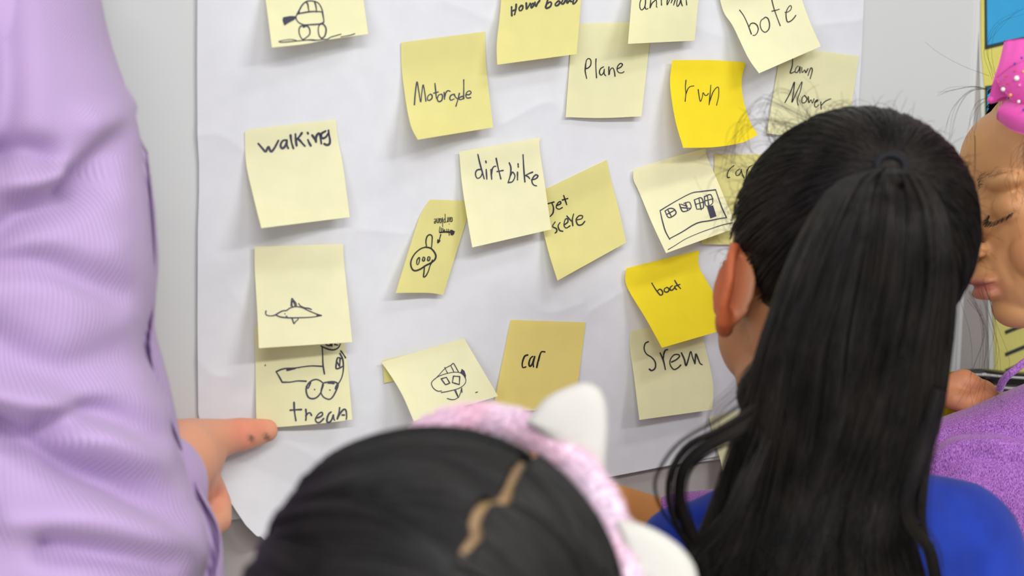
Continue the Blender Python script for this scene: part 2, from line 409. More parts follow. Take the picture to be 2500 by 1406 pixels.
Note('cream sticky note reading walking, with a curled left edge', [(598, 322), (820, 292), (854, 530), (638, 557)], 'cream', left=[(601, 400), (621, 490)], right=[(826, 345), (838, 410)], top=[(612, 316), (700, 305)], lifts=(.024, .014), strip=.16, curl=.010,
     strokes=S(*c, 5.2, [(283,322),(320,365),(355,402),(372,372),(385,355),(395,380),(412,402),(440,370),(465,325),(482,292)], [(562,290),(530,292),(508,318),(503,350),(520,370),(545,352),(560,318),(562,290)], [(562,290),(566,340),(578,370)],
     [(600,240),(610,310),(628,370)], [(648,228),(652,290),(660,345)], [(712,218),(690,250),(662,282)], [(668,275),(690,290),(720,325),(742,348)], [(770,285),(785,320),(800,345)], [(768,215),(772,226)],
     [(812,240),(835,275),(850,308)], [(850,308),(850,262),(868,228),(885,225),(893,260),(903,325)], [(945,200),(905,225),(900,258),(920,272),(950,255),(968,225)], [(972,192),(978,240),(987,290),(980,328),(955,337),(930,325)]))
c = (560, 820, 4.6875)
Note('yellow sticky note reading trean below a drawing of an engine, by the pointing finger', [(622, 796), (838, 790), (860, 1024), (626, 1045)], 'pale', right=[(843, 840), (850, 905)], bottom=[(700, 1041), (790, 1033)], lifts=(.004, .014), strip=.4,
     strokes=S(*c, 3.5, [(1048,115),(1100,140),(1160,158),(1210,155),(1250,130),(1270,90)], [(1062,125),(1068,220),(1072,330),(1088,435)], [(535,410),(590,385),(650,372),(750,368),(850,352),(950,343),(1065,348)], [(535,410),(570,465),(605,530)],
     [(605,530),(700,528),(780,515),(880,518)], [(1045,515),(1000,498),(950,508),(905,545),(880,600),(885,660),(910,705),(960,718),(1010,695),(1050,640),(1065,580),(1075,545),(1045,515)], [(880,575),(900,600),(930,535)],
     [(1075,545),(1055,600),(1050,650),(1080,700),(1140,725),(1180,700),(1215,640),(1240,580),(1240,545),(1200,525),(1150,525),(1085,535)], [(975,612)], [(1150,618)], [(1245,550),(1280,490),(1300,420),(1305,340),(1295,260),(1265,200)],
     [(1275,170),(1305,210),(1330,250)], [(1290,260),(1240,250),(1225,310),(1222,372),(1260,368),(1300,345)], [(1268,255),(1262,350)], [(1235,300),(1260,345)], [(410,335)], [(1105,100),(1140,112),(1180,100),(1150,95),(1175,118)], [(1205,98),(1240,105)])
     +S(*c, 5.0, [(660,390),(750,372)], [(1130,533),(1195,543)], [(1062,600),(1072,555)], [(1235,555),(1215,605)])
     +S(*c, 4.2, [(740,760),(745,860),(762,970)], [(695,850),(760,845),(825,842)], [(875,840),(880,900),(875,965)], [(875,915),(900,885),(925,880),(940,910)],
     [(990,940),(1030,930),(1065,905),(1060,875),(1030,885),(1000,920),(985,960),(1005,990),(1040,985),(1080,945)], [(1165,870),(1140,890),(1120,940),(1120,985),(1150,985),(1175,950),(1190,900),(1195,945),(1205,965)],
     [(1262,820),(1255,880),(1235,950)], [(1235,950),(1265,890),(1310,840),(1335,855),(1342,920),(1338,955)], [(1290,905),(1320,905)]))
c = (560, 570, 4.6875)
Note('cream sticky note with a drawing of a pointed flying craft, overlapping the trean note', [(622, 602), (838, 595), (860, 835), (632, 850)], 'cream', left=[(622, 655), (628, 760)], right=[(839, 630), (848, 720)], lifts=(.022, .016), strip=.25, p=1.0, over=.003, part='drawing',
     strokes=S(*c, 3.0, [(420,885),(415,915),(430,935),(465,942),(500,940),(530,930)], [(530,930),(570,905),(610,885),(655,880),(690,855),(740,838),(790,838),(840,850),(900,880),(960,905),(1010,925),(1055,938)],
     [(530,930),(570,950),(620,960),(700,965),(800,963),(900,960),(980,952),(1055,938)], [(705,830),(708,790),(715,742),(735,765),(762,800),(765,832)], [(725,845),(715,810),(722,770),(745,805),(750,832)], [(792,800),(815,828),(860,850),(900,855),(940,868)],
     [(715,968),(728,1000),(740,1032),(760,1005),(785,985),(785,968)], [(635,918)], [(650,945),(660,950)], [(1000,935),(1050,940)]))
c = (920, 440, 4.6867)
glyph = {'a': [[(22,40),(8,42),(2,22),(8,3),(18,10),(23,40)], [(23,40),(26,2)]], 'i': [[(4,42),(5,0)], [(4,60)]], 'r': [[(3,42),(4,0)], [(4,25),(12,40),(22,40)]],
         'p': [[(3,42),(4,-30)], [(4,38),(18,42),(21,20),(5,8)]], 'l': [[(4,78),(5,0)]], 'n': [[(3,42),(4,0)], [(5,28),(14,43),(21,30),(22,0)]], 'e': [[(3,22),(20,26),(18,42),(6,40),(2,20),(8,2),(23,6)]]}
upside_down_word = []
for ch_, u_ in zip('airplane', (0, 34, 50, 80, 108, 122, 156, 188)):
    for st_ in glyph[ch_]:
        upside_down_word.append([(866-(u_+a_), 418+.10*(u_+a_)+b_*1.3) for a_, b_ in st_])
Note('narrow yellow sticky note with upside down airplane drawing and crossed out word', [(1050, 487), (1153, 491), (1082, 720), (966, 715)], 'canary', left=[(1031, 515), (1018, 548), (992, 630)], right=[(1138, 540), (1110, 630)], bottom=[(1045, 715)], lifts=(.012, .006), strip=.15, ink='pen',
     strokes=S(*c, 2.9, [(570,760),(562,700),(575,645),(605,622),(632,640),(632,700),(625,775)], [(545,990),(540,1050),(535,1105),(560,1095),(590,1040),(605,990),(618,955)], [(480,885),(460,915),(458,960),(475,960),(488,920),(490,885),(480,885)],
     [(530,880),(522,915),(540,925),(550,890),(535,878)], [(585,880),(580,915),(600,918),(608,880),(588,875)], [(698,680),(697,718),(722,690)], [(732,620),(722,660),(700,715)], [(635,910),(620,960)])
     +S(*c, 3.7, [(555,765),(500,785),(440,835),(400,900),(388,960),(405,1015),(440,1035),(500,1015),(560,975),(620,945),(665,905),(675,860),(650,810),(610,775),(555,765)])
     +S(*c, 1.8, *upside_down_word)+S(*c, 1.9, [(722,530),(716,590),(735,600),(737,545)], [(755,550),(760,595),(775,560),(778,600)], [(800,560),(806,600)], [(820,560),(830,630)])
     +S(*c, 4.0, [(720,597),(800,590),(860,595),(885,588)], [(845,572),(878,612)]),
     fills=Fl(*c, [(838,575),(862,565),(885,585),(888,608),(868,632),(845,625)]))
c = (920, 60, 4.6875)
Note('yellow sticky note reading Motorcycle, lower left corner curled up', [(979, 104), (1184, 77), (1204, 311), (1020, 341)], 'canary', left=[(981, 170), (992, 255), (1004, 310)], right=[(1186, 150), (1193, 220)], lifts=(.022, .013), strip=.2, p=1.5, curl=.012, ink='ink',
     strokes=S(*c, 3.0, [(430,918),(440,790),(460,655),(480,760),(502,885),(515,780),(530,688),(548,770),(562,878)], [(610,795),(585,820),(580,860),(605,865),(632,840),(630,805),(610,795)], [(665,672),(674,760),(682,845)], [(650,785),(705,770)],
     [(745,795),(710,805),(692,850),(708,880),(740,870),(752,830),(746,798)], [(770,772),(776,855)], [(778,830),(790,780),(815,755),(842,765)], [(890,795),(850,808),(835,842),(848,865),(885,850)], [(885,795),(900,830),(920,845)], [(945,785),(930,850),(905,935)],
     [(985,820),(955,830),(940,852),(965,858),(1000,838)], [(995,630),(995,740),(993,850)], [(1020,802),(1060,800),(1080,775),(1060,758),(1030,775),(1018,815),(1035,840),(1075,835)]))
c = (1360, 40, 5.407)
Note('pale sticky note reading Plane, lying flat', [(1398, 58), (1592, 52), (1566, 284), (1381, 286)], 'pale', lifts=(.003, .007), strip=.3, bottom=[(1470, 288)], ink='pen',
     strokes=S(*c, 2.6, [(378,620),(372,720),(392,820)], [(378,680),(385,590),(415,555),(445,575),(445,640),(410,680),(378,690)], [(515,560),(512,650),(522,810)], [(615,665),(575,690),(560,740),(580,775),(610,750),(625,695)], [(625,695),(622,755),(645,785)],
     [(685,665),(683,720),(682,770)], [(690,765),(700,710),(725,680),(745,690),(760,740),(765,790)], [(795,692),(840,670),(865,635),(840,620),(805,650),(792,700),(815,740),(860,745),(885,728)]))
c = (1180, 0, 7.81)
Note('yellow sticky note reading Hover board in thick marker, cut by the top edge', [(1229, -88), (1426, -110), (1408, 132), (1214, 158)], 'canary', left=[(1222, 20), (1213, 105)], right=[(1417, 20)], lifts=(.016, .013), strip=.3, over=.0025, ink='pen',
     strokes=S(*c, 4.2, [(540,130),(540,220),(545,300)], [(628,80),(620,180),(595,280)], [(545,215),(600,190),(625,185)], [(720,110),(685,150),(690,200),(720,200),(752,160),(750,110),(720,105)], [(820,55),(822,120),(825,175),(870,110),(895,60)],
     [(895,60),(910,100),(915,150),(960,100),(950,60),(925,80)], [(985,40),(990,90),(1005,125),(1030,70),(1075,10)], [(1235,-30),(1212,60),(1190,140),(1220,155),(1280,120),(1300,60),(1270,35),(1225,70)], [(1420,30),(1375,70),(1380,105),(1420,100),(1460,50),(1440,15),(1405,35)],
     [(1520,-10),(1490,60),(1520,75),(1560,20),(1575,-30)], [(1595,-10),(1600,60),(1640,10),(1690,-25)], [(1725,-20),(1710,75),(1760,45),(1790,-15),(1785,-60)], [(1650,20),(1690,30)]))
c = (1500, 0, 8.333)
Note('pale sticky note reading animal, cut by the top edge of the frame', [(1552, -120), (1717, -130), (1696, 99), (1533, 107)], 'pale', lifts=(.024, .008), strip=.2, over=.003, ink='pen',
     strokes=S(*c, 2.5, [(550,-30),(520,60),(520,150),(550,200),(600,170),(630,90),(635,-20)], [(622,130),(638,182),(660,186),(685,170)], [(740,-30),(735,70),(725,160)], [(725,160),(765,70),(815,20),(848,-5),(860,60),(855,140),(870,145)], [(955,-20),(960,105)], [(1080,-30),(1072,100),(1110,30),(1135,-30)],
     [(1155,60),(1185,-20)], [(1205,105),(1225,40),(1245,-30)], [(1290,-30),(1270,60),(1280,130),(1320,90),(1345,20),(1352,-30)], [(1352,-20),(1365,70),(1385,120)], [(1460,-30),(1472,100)], [(955,-60)]))
c = (1600, 120, 4.63)
Note('pale yellow sticky note reading Lawn Mower, beside the right edge of the sheet', [(1908, 112), (2097, 137), (2066, 345), (1872, 326)], 'pale', lifts=(.003, .004), strip=.3, ink='pen',
     strokes=S(*c, 2.4, [(1552,100),(1548,190),(1525,270),(1575,255)], [(1615,190),(1590,215),(1580,255),(1600,265),(1625,230),(1635,195),(1635,270)], [(1655,205),(1660,265),(1690,235),(1700,268),(1725,220)], [(1725,300),(1745,240),(1762,210),(1775,240),(1750,335)],
     [(1465,605),(1530,480),(1572,372),(1560,500),(1545,600),(1600,480),(1658,368),(1640,470),(1605,570),(1615,635)], [(1690,520),(1660,550),(1660,605),(1695,600),(1715,560),(1690,525)], [(1730,535),(1735,605),(1760,570),(1775,610),(1795,560)], [(1800,600),(1830,590),(1835,570),(1810,590),(1800,640),(1820,655),(1850,625)],
     [(1870,595),(1875,680)], [(1872,640),(1920,590),(1985,560)]))
c = (1740, 0, 7.03)
Note('cream tilted sticky note reading bote, hanging over the Lawn Mower note', [(1750, -42), (1925, -98), (2004, 113), (1853, 179)], 'cream', left=[(1765, 25), (1790, 65), (1826, 140)], right=[(1958, 0), (1980, 60)], lifts=(.028, .014), strip=.25, over=.003, curl=.006, ink='pen',
     strokes=S(*c, 2.5, [(462,172),(530,265),(600,410),(665,585)], [(632,450),(650,410),(700,395),(755,425),(782,490),(765,560),(725,605),(690,605)], [(880,318),(835,345),(815,420),(835,500),(885,550),(935,535),(970,480),(975,400),(950,320),(910,295),(880,310)],
     [(1010,-30),(1030,60),(1060,170),(1110,310),(1160,442)], [(1015,192),(1070,180),(1145,158)], [(1240,212),(1290,205),(1340,165),(1352,110),(1330,95),(1290,140),(1262,210),(1262,300),(1285,375),(1340,360),(1390,315),(1428,262)]))
c = (1520, 340, 4.686)
Note('yellow sticky note reading car, half hidden behind the ponytail head', [(1745, 377), (1938, 377), (1925, 600), (1712, 596)], 'canary', lifts=(.002, .004), strip=.3, left=[(1742, 430), (1726, 520)], ink='pen',
     strokes=S(*c, 2.4, [(1275,300),(1225,340),(1200,390),(1200,435),(1225,435)], [(1340,340),(1300,370),(1300,410),(1330,410),(1355,370),(1358,345)], [(1358,345),(1370,400),(1392,445)], [(1425,345),(1415,435)], [(1420,380),(1445,320),(1490,295)]))
Note('cream tilted sticky note with a drawing of a bus, under the run note', [(1546, 420), (1723, 362), (1800, 555), (1626, 618)], 'cream', left=[(1547, 440), (1560, 468), (1592, 545)], right=[(1726, 382), (1746, 428), (1776, 500)], top=[(1553, 412), (1640, 384)], lifts=(.026, .018), strip=.28, p=1.0, over=.002, part='drawing',
     strokes=S(*c, 2.7, [(540,1145),(490,1050),(455,930),(430,815)], [(430,815),(520,760),(640,690),(790,615),(900,597),(1065,577)], [(1065,577),(1100,680),(1140,790),(1190,897)], [(1190,897),(1120,905),(1000,930),(880,950),(800,985),(680,1060),(540,1135)],
     [(485,820),(530,895),(610,850),(590,800),(540,790),(485,820)], [(500,862),(600,808)], [(520,810),(560,885)], [(650,740),(690,825),(780,790),(765,720),(700,732)], [(665,780),(782,790)], [(720,725),(745,815)], [(668,742),(740,765)],
     [(820,690),(850,800)], [(825,690),(905,672),(925,780),(860,800)], [(835,745),(930,715)], [(872,670),(900,805)], [(935,655),(1010,635),(1030,730),(955,760),(935,655)], [(940,705),(1035,680)], [(970,645),(990,780)])
     +S(*c, 1.9, [(520,1262),(600,1215),(720,1140),(880,1070),(1020,1020),(1150,978),(1262,955)]), fills=Fl(*c, [(965,770),(1035,755),(1075,880),(1005,905)]))
c = (1600, 120, 4.63)
Note('bright yellow sticky note reading run, bent at its right edge', [(1641, 148), (1820, 152), (1850, 329), (1668, 361)], 'bright', left=[(1636, 205), (1648, 290)], right=[(1811, 195), (1814, 238), (1829, 292)], bottom=[(1745, 359), (1812, 348)], top=[(1650, 147), (1740, 147)], lifts=(.024, .014), strip=.12, p=1.0, over=.0045, ink='pen',
     strokes=S(*c, 2.1, [(347,350),(340,430),(345,500),(337,590)], [(345,510),(370,445),(400,420),(438,415)], [(485,455),(495,530),(510,590),(530,545),(540,490),(560,520),(585,520),(600,500)], [(628,405),(620,500),(608,628)], [(612,600),(650,490),(690,435),(715,435),(715,530),(692,635)]))
c = (1100, 320, 3.7)
Note('yellow tilted sticky note reading jet scexe, partly under the dirt bike note', [(1306, 474), (1481, 390), (1529, 592), (1361, 685)], 'canary', left=[(1328, 570), (1342, 625)], right=[(1491, 435), (1510, 510)], lifts=(.016, .010), strip=.25, ink='pen',
     strokes=S(*c, 3.1, [(880,655),(905,648),(935,640)], [(915,648),(930,690),(925,740),(900,770)], [(960,672),(995,655),(990,635),(965,655),(955,690),(980,705),(1010,690)], [(1022,580),(1050,665)], [(1010,622),(1060,608)], [(945,820),(922,860),(955,880),(960,905),(945,920)],
     [(990,825),(972,855),(985,895),(1015,905)], [(1030,845),(1060,820),(1055,790),(1035,800),(1025,850),(1045,875),(1080,855)], [(1050,765),(1075,795),(1095,815)], [(1112,748),(1100,800),(1105,855)], [(1140,802),(1185,790),(1192,765),(1160,765),(1135,800),(1150,845),(1185,845),(1213,815)]))
Note('cream sticky note reading dirt bike, near the middle of the sheet', [(1121, 370), (1319, 336), (1346, 560), (1153, 604)], 'cream', left=[(1128, 450), (1142, 540)], right=[(1317, 360), (1330, 450)], lifts=(.018, .012), strip=.18, over=.003,
     strokes=S(*c, 3.3, [(247,210),(265,290),(290,380),(305,432)], [(275,345),(240,352),(225,385),(240,425),(270,415),(290,375)], [(322,345),(328,435)], [(318,268),(322,288)], [(365,345),(372,435)], [(370,390),(378,340),(395,318),(410,318)], [(412,245),(430,330),(455,432)], [(420,365),(475,355)],
     [(530,285),(545,330),(540,400),(520,465)], [(520,465),(560,455),(582,405),(560,370),(542,400)], [(605,370),(605,442)], [(610,295),(612,325)], [(655,212),(662,340),(672,460)], [(742,370),(705,385),(675,402)], [(680,400),(705,415),(715,430)], [(730,440),(770,430),(790,405),(770,395),(745,420),(735,455),(750,485),(778,495)]))
c = (1500, 780, 3.515)
Note('yellow sticky note reading Srem, below the bright boat note', [(1541, 807), (1712, 778), (1740, 1000), (1561, 1025)], 'pale', left=[(1537, 840), (1548, 920)], right=[(1718, 830), (1740, 930)], lifts=(.016, .012), strip=.15, ink='pen',
     strokes=S(*c, 3.4, [(292,190),(265,205),(255,250),(275,295),(320,325),(350,365),(350,415),(320,438),(300,425)], [(392,285),(420,350),(438,430)], [(420,345),(425,290),(440,262),(458,258)], [(490,365),(530,345),(560,315),(545,300),(510,305),(480,345),(480,390),(510,428),(545,415),(570,390)],
     [(575,285),(600,340),(615,395),(635,340),(655,275),(670,320),(692,380)], [(692,380),(695,330),(700,295),(720,340),(735,375),(755,388)]))
c = (1500, 600, 4.686)
Note('bright yellow tilted sticky note reading boat, beside the ear of the ponytail child', [(1529, 655), (1707, 611), (1778, 802), (1616, 849)], 'bright', left=[(1530, 698), (1578, 780)], right=[(1707, 652), (1740, 712)], lifts=(.028, .020), strip=.22, p=1.0, over=.003, ink='pen',
     strokes=S(*c, 3.0, [(428,425),(470,495),(520,560)], [(490,520),(520,495),(550,520),(550,555),(525,565)], [(600,475),(575,490),(572,520),(600,530),(625,510),(620,485),(600,475)], [(665,455),(640,475),(640,505),(665,505),(690,475),(690,460)], [(690,460),(700,490),(712,500)], [(690,395),(720,445),(758,490)], [(700,460),(752,440)]))
c = (900, 760, 4.464)
Note('plain yellow sticky note almost hidden under the helicopter drawing note', [(934, 880), (1080, 845), (1100, 900), (938, 935)], 'canary', lifts=(.001, .001), strip=.3)
Note('yellow sticky note reading car, above the white cat ear', [(1247, 781), (1430, 787), (1402, 1002), (1203, 1002)], 'gold', lifts=(.003, .005), strip=.3, ink='pen',
     strokes=S(*c, 3.8, [(1735,475),(1700,490),(1675,560),(1680,610),(1715,605)], [(1790,490),(1765,510),(1748,560),(1755,597),(1780,580),(1800,520),(1810,490)], [(1810,492),(1795,560),(1797,605)], [(1862,485),(1845,550),(1832,612)], [(1850,540),(1865,480),(1885,440),(1922,442)]))
Note('plain yellow sticky note peeking out above the pink headband', [(1092, 1002), (1278, 960), (1300, 1160), (1110, 1190)], 'canary', lifts=(.004, .004), strip=.3, over=.002)
Note('cream tilted sticky note with a small helicopter drawing, bottom centre', [(931, 884), (1133, 826), (1216, 967), (1010, 1028)], 'cream', left=[(960, 926), (985, 970)], lifts=(.030, .014), strip=.05, p=1.2, over=.0045, part='drawing',
     strokes=S(*c, 2.1, [(795,868),(750,868),(705,835),(685,790),(700,755),(760,710),(840,680),(930,663),(1000,670),(1045,710),(1060,755),(1040,800),(980,840),(880,868),(790,885)], [(720,740),(770,690),(830,625),(900,585),(920,565),(935,580),(960,625),(980,660)], [(830,610),(848,650),(860,670)], [(895,590),(915,630),(930,660)],
     [(935,855),(970,930),(980,940),(1000,890),(1015,835)], [(950,860),(975,925)], [(1015,835),(1018,885)], [(978,935),(950,955),(910,962),(855,950)], [(1165,885),(1190,878)])
     +S(*c, 2.8, [(790,735),(848,718)], [(848,718),(885,782)], [(885,782),(838,800)], [(838,800),(790,735)], [(925,705),(993,710)], [(993,710),(988,798)], [(988,798),(912,775)], [(912,775),(925,705)]),
     fills=Fl(*c, [(1000,665),(1015,625),(1045,650),(1062,700),(1055,740),(1030,690)]))
Note('pale sticky note hanging below the sheet beside the long dark side lock', [(1731, 1019), (1880, 988), (1905, 1090), (1771, 1178)], 'pale', left=[(1744, 1070), (1758, 1120)], lifts=(.010, .008), strip=.3)

# ------------------------------------------------------------------ chart on the right
def wall_poly(name, pts, lift, mat, thick=.0005, **k):
    q = np.array(pts, float); V1 = Wv(q, np.full(len(q), lift)); V2 = V1+A(0, thick, 0); n = len(q)
    F = [tuple(range(n))[::-1], tuple(range(n, 2*n))]+[(i, (i+1) % n, n+(i+1) % n, n+i) for i in range(n)]
    return mk(name, np.vstack([V1, V2]), F, M[mat], smooth=False, **k)
ch = wall_poly('wall_chart', [(2385, -60), (2800, -60), (2800, 960), (2415, 960), (2412, 700), (2402, 420), (2393, 210), (2390, 100)], -.0040, 'chart_white', thick=.002,
               label='hand painted yellow chart with blue panel and black lines, at the right edge', cat='chart')
wall_poly('yellow_panel', [(2394, -60), (2800, -60), (2800, 700), (2424, 700), (2412, 420), (2404, 215), (2396, 130)], -.0032, 'chart_yellow', parent=ch)
wall_poly('pale_panel', [(2424, 700), (2800, 700), (2800, 960), (2430, 960)], -.0032, 'chart_pale', parent=ch)
wall_poly('panel_outline', [(2404, -60), (2800, -60), (2800, 60), (2500, 98), (2405, 121)], -.0025, 'chart_line', parent=ch)
wall_poly('blue_panel', [(2409, -60), (2800, -60), (2800, 50), (2500, 90), (2411, 110)], -.0018, 'chart_blue', parent=ch)
wall_poly('panel_outline', [(2406, 210), (2520, 195), (2520, 330), (2407, 300)], -.0025, 'chart_line', parent=ch)
wall_poly('blue_panel', [(2411, 216), (2520, 203), (2520, 320), (2412, 292)], -.0018, 'chart_blue', parent=ch)
for y in (808, 862, 902):
    wall_poly('black_line', [(2454, y), (2540, y-36), (2620, y-72), (2622, y-64), (2542, y-27), (2456, y+8)], -.0024, 'chart_line', parent=ch)

# ------------------------------------------------------------------ solid modelling helpers
def sphere_tri(c, rad, frame=None, nseg=28, nring=18):
    th = np.linspace(0, math.pi, nring); ph = np.arange(nseg)*2*math.pi/nseg
    T, P = np.meshgrid(th, ph, indexing='ij')
    V = np.stack([np.sin(T)*np.cos(P), np.sin(T)*np.sin(P), np.cos(T)], -1).reshape(-1, 3)*np.asarray(rad, float)
    if frame is not None: V = V@np.asarray(frame)
    return V+c, grid_faces(nseg, nring, True)
def capsule(p0, r_0, p1, r_1, nseg=24):
    p0 = np.asarray(p0, float); p1 = np.asarray(p1, float); ax = p1-p0; L = np.linalg.norm(ax)+1e-9; ax = ax/L
    ref = A(0, 0, 1) if abs(ax[2]) < .9 else A(1, 0, 0); n = np.cross(ax, ref); n /= np.linalg.norm(n); b = np.cross(ax, n)
    prof = [(-r_0*math.cos(a), r_0*math.sin(a)) for a in np.linspace(0, math.pi/2, 8)]+[(L+r_1*math.sin(a), r_1*math.cos(a)) for a in np.linspace(0, math.pi/2, 8)]
    ph = np.arange(nseg)*2*math.pi/nseg
    V = np.array([p0+ax*z+(n*np.cos(t)+b*np.sin(t))*max(q, 1e-5) for z, q in prof for t in ph])
    return V, grid_faces(nseg, len(prof), True)
def chain(pts):
    """pts: list of (point, radius)"""
    return [capsule(a[0], a[1], b[0], b[1]) for a, b in zip(pts[:-1], pts[1:])]
def fuse(parts, voxel, smooth=4, factor=.5):
    Vs, Fs, k = [], [], 0
    for V, F in parts: Vs.append(V); Fs.append(F+k); k += len(V)
    V = np.vstack(Vs); F = np.vstack(Fs)
    me = D.meshes.new('tmp'); me.from_pydata(V.tolist(), [], F.tolist()); ob = D.objects.new('tmp', me); COL.objects.link(ob)
    # consistent outward normals
    import bmesh
    bm = bmesh.new(); bm.from_mesh(me); bmesh.ops.remove_doubles(bm, verts=bm.verts, dist=1e-5); bmesh.ops.recalc_face_normals(bm, faces=bm.faces); bm.to_mesh(me); bm.free()
    r_ = ob.modifiers.new('r', 'REMESH'); r_.mode = 'VOXEL'; r_.voxel_size = voxel
    if smooth:
        s_ = ob.modifiers.new('s', 'SMOOTH'); s_.iterations = smooth; s_.factor = factor
    ev = ob.evaluated_get(bpy.context.evaluated_depsgraph_get()); em = ev.to_mesh()
    V2 = np.zeros(len(em.vertices)*3); em.vertices.foreach_get('co', V2); V2 = V2.reshape(-1, 3)
    F2 = np.array([tuple(p.vertices) for p in em.polygons if len(p.vertices) == 4])
    ev.to_mesh_clear(); D.objects.remove(ob); D.meshes.remove(me)
    return V2, F2
def normals(V, F):
    n = np.cross(V[F[:, 2]]-V[F[:, 0]], V[F[:, 3]]-V[F[:, 1]]); N = np.zeros_like(V)
    for k in range(4): np.add.at(N, F[:, k], n)
    return N/(np.linalg.norm(N, axis=1, keepdims=True)+1e-12)
def xf(parts, T): return [(T(v), f) for v, f in parts]
def smooth_np(V, F, it=3):
    for _ in range(it):
        S_ = np.zeros_like(V); c_ = np.zeros(len(V))
        for a, b in ((0, 1), (1, 2), (2, 3), (3, 0)):
            np.add.at(S_, F[:, a], V[F[:, b]]); np.add.at(c_, F[:, a], 1); np.add.at(S_, F[:, b], V[F[:, a]]); np.add.at(c_, F[:, b], 1)
        V = V*.5+.5*S_/c_[:, None]
    return V

# ---- head of a child in its own frame: +x its right, +y forward, +z up, eyes at z=0
def head_parts(eyes=True):
    P = [sphere_tri(A(0, -.022, .036), (.072, .088, .073)), sphere_tri(A(0, .010, -.012), (.061, .069, .080)),
         sphere_tri(A(0, .030, -.050), (.048, .050, .048)), sphere_tri(A(0, .052, -.083), (.022, .022, .017)), sphere_tri(A(0, .038, .035), (.058, .042, .045))]
    for s in (-1, 1):
        P += [sphere_tri(A(s*.034, .038, -.040), (.026, .032, .028)), sphere_tri(A(s*.029, .060, -.002), (.0165, .0165, .0145)),
              sphere_tri(A(s*.030, .066, .019), (.024, .012, .008)), sphere_tri(A(s*.0095, .086, -.0325), (.0075, .009, .0070)), sphere_tri(A(s*.040, .015, -.065), (.014, .026, .02))]
    P += [capsule(A(0, .074, .004), .0075, A(0, .093, -.027), .0096), sphere_tri(A(0, .094, -.0285), (.0105, .010, .009))]
    P += [sphere_tri(A(0, .080, -.0575), (.019, .0105, .0062)), sphere_tri(A(0, .078, -.0675), (.0165, .0105, .0068)), sphere_tri(A(0, .076, -.05), (.012, .01, .01))]
    return P
def ear_parts(s):
    P = []
    arc = [(.012, -.006), (.012, .014), (.004, .027), (-.009, .030), (-.020, .020), (-.023, .002), (-.017, -.012), (-.009, -.021), (.000, -.025)]
    pts = []
    for i, (y, z) in enumerate(arc):
        flare = .069+(.018 if s < 0 else .005)*max(0, min(1, (.012-y)/.03)); pts.append((A(s*flare, y-.010, z-.018), .0042 if i < 7 else .0065))
    P += chain(pts)
    fr = np.array([[math.cos(s*.45), math.sin(s*.45)*-1*1, 0], [math.sin(s*.45), math.cos(s*.45), 0], [0, 0, 1]])
    P += [sphere_tri(A(s*(.0755 if s < 0 else .070), -.014, -.016), (.005, .019, .027), fr), sphere_tri(A(s*.070, -.002, -.018), (.008, .012, .022))]
    return P
def frame(f_, u_):
    f_ = np.asarray(f_, float); f_ /= np.linalg.norm(f_); u_ = np.asarray(u_, float); u_ = u_-f_*(u_@f_); u_ /= np.linalg.norm(u_)
    return np.array([np.cross(f_, u_), f_, u_])          # rows: right, forward, up
cv = lambda a, b, c_: a*rt+b*up+c_*fwd                    # camera-ish direction as a world vector

def skin_cols(n, c): return np.tile(A(*srgb(*c)[:3]), (n, 1))

def lower_body(par, hip, facing, mat):
    side = A(facing[1], -facing[0], 0); P = []
    for s in (-1, 1):
        h = hip+side*s*.06; k = A(h[0], h[1], hip[2]*.5); a = A(h[0], h[1], .06)
        P += chain([(h, .07), (k, .05), (a, .042)])
    P += [sphere_tri(hip, (.12, .1, .09))]
    V, F = fuse(P, .012, 3); mk('trousers', V, F, M['denim'], parent=par)
    for s in (-1, 1):
        a = A(*(hip[:2]+side[:2]*s*.06), .045)
        V, F = fuse([capsule(a-A(*facing[:2], 0)*.03, .04, a+A(*facing[:2], 0)*.10, .035)], .01, 2); mk('shoe', V, F, M['black'], parent=par)

# ================================================================== person A: adult in lavender knit, pointing
pa = R(60, 1300, .84); pA = empty('person', (pa[0], pa[1], 0), 'adult in lavender ribbed sweater pointing with an outstretched finger at left', 'person')
tip = W(650, 1051, .0135)
hp = []
hp += chain([(R(330, 1215, .89), .031), (R(400, 1150, .93), .029), (R(432, 1125, .955), .029), (R(468, 1104, .985), .0245)])
hp += [sphere_tri(R(440, 1150, .965), (.026, .026, .034)), sphere_tri(R(475, 1130, .985), (.018, .02, .026))]
hp += chain([(R(470, 1092, .98), .021), (R(512, 1077, 1.0), .0165), (R(560, 1064, 1.017), .0128), (R(592, 1060, 1.025), .0124), (R(622, 1056, 1.034), .0108), (tip, .0090)])   # index
hp += chain([(R(470, 1160, .978), .019), (R(505, 1196, 1.0), .0135), (R(524, 1232, 1.0), .0122), (R(530, 1268, .985), .0105), (R(508, 1282, .97), .0095)])      # middle, folded
hp += chain([(R(450, 1190, .965), .018), (R(480, 1235, .985), .013), (R(500, 1280, .98), .0115), (R(498, 1318, .965), .010), (R(475, 1322, .95), .009)])        # ring
hp += chain([(R(430, 1205, .95), .016), (R(455, 1262, .97), .011), (R(470, 1300, .965), .0098), (R(462, 1335, .95), .009)])                                     # little
hp += chain([(R(430, 1170, .985), .017), (R(452, 1215, 1.01), .0125), (R(480, 1262, 1.02), .0105)])                                                              # thumb, underneath
frA = frame(A(.35, .9, -.25), A(0, .2, 1)); TA = lambda P: A(-.72, -.33, 1.60)+np.asarray(P)*1.1@frA
hp += xf(head_parts()+ear_parts(-1)+ear_parts(1), TA)+chain([(TA(A(0, -.03, -.03)), .05), (A(-.73, -.35, 1.40), .055), (A(-.66, -.30, 1.36), .05), (R(-40, 60, .80), .04), (R(0, 900, .80), .036), (R(120, 1260, .82), .034), (R(330, 1215, .89), .031)])
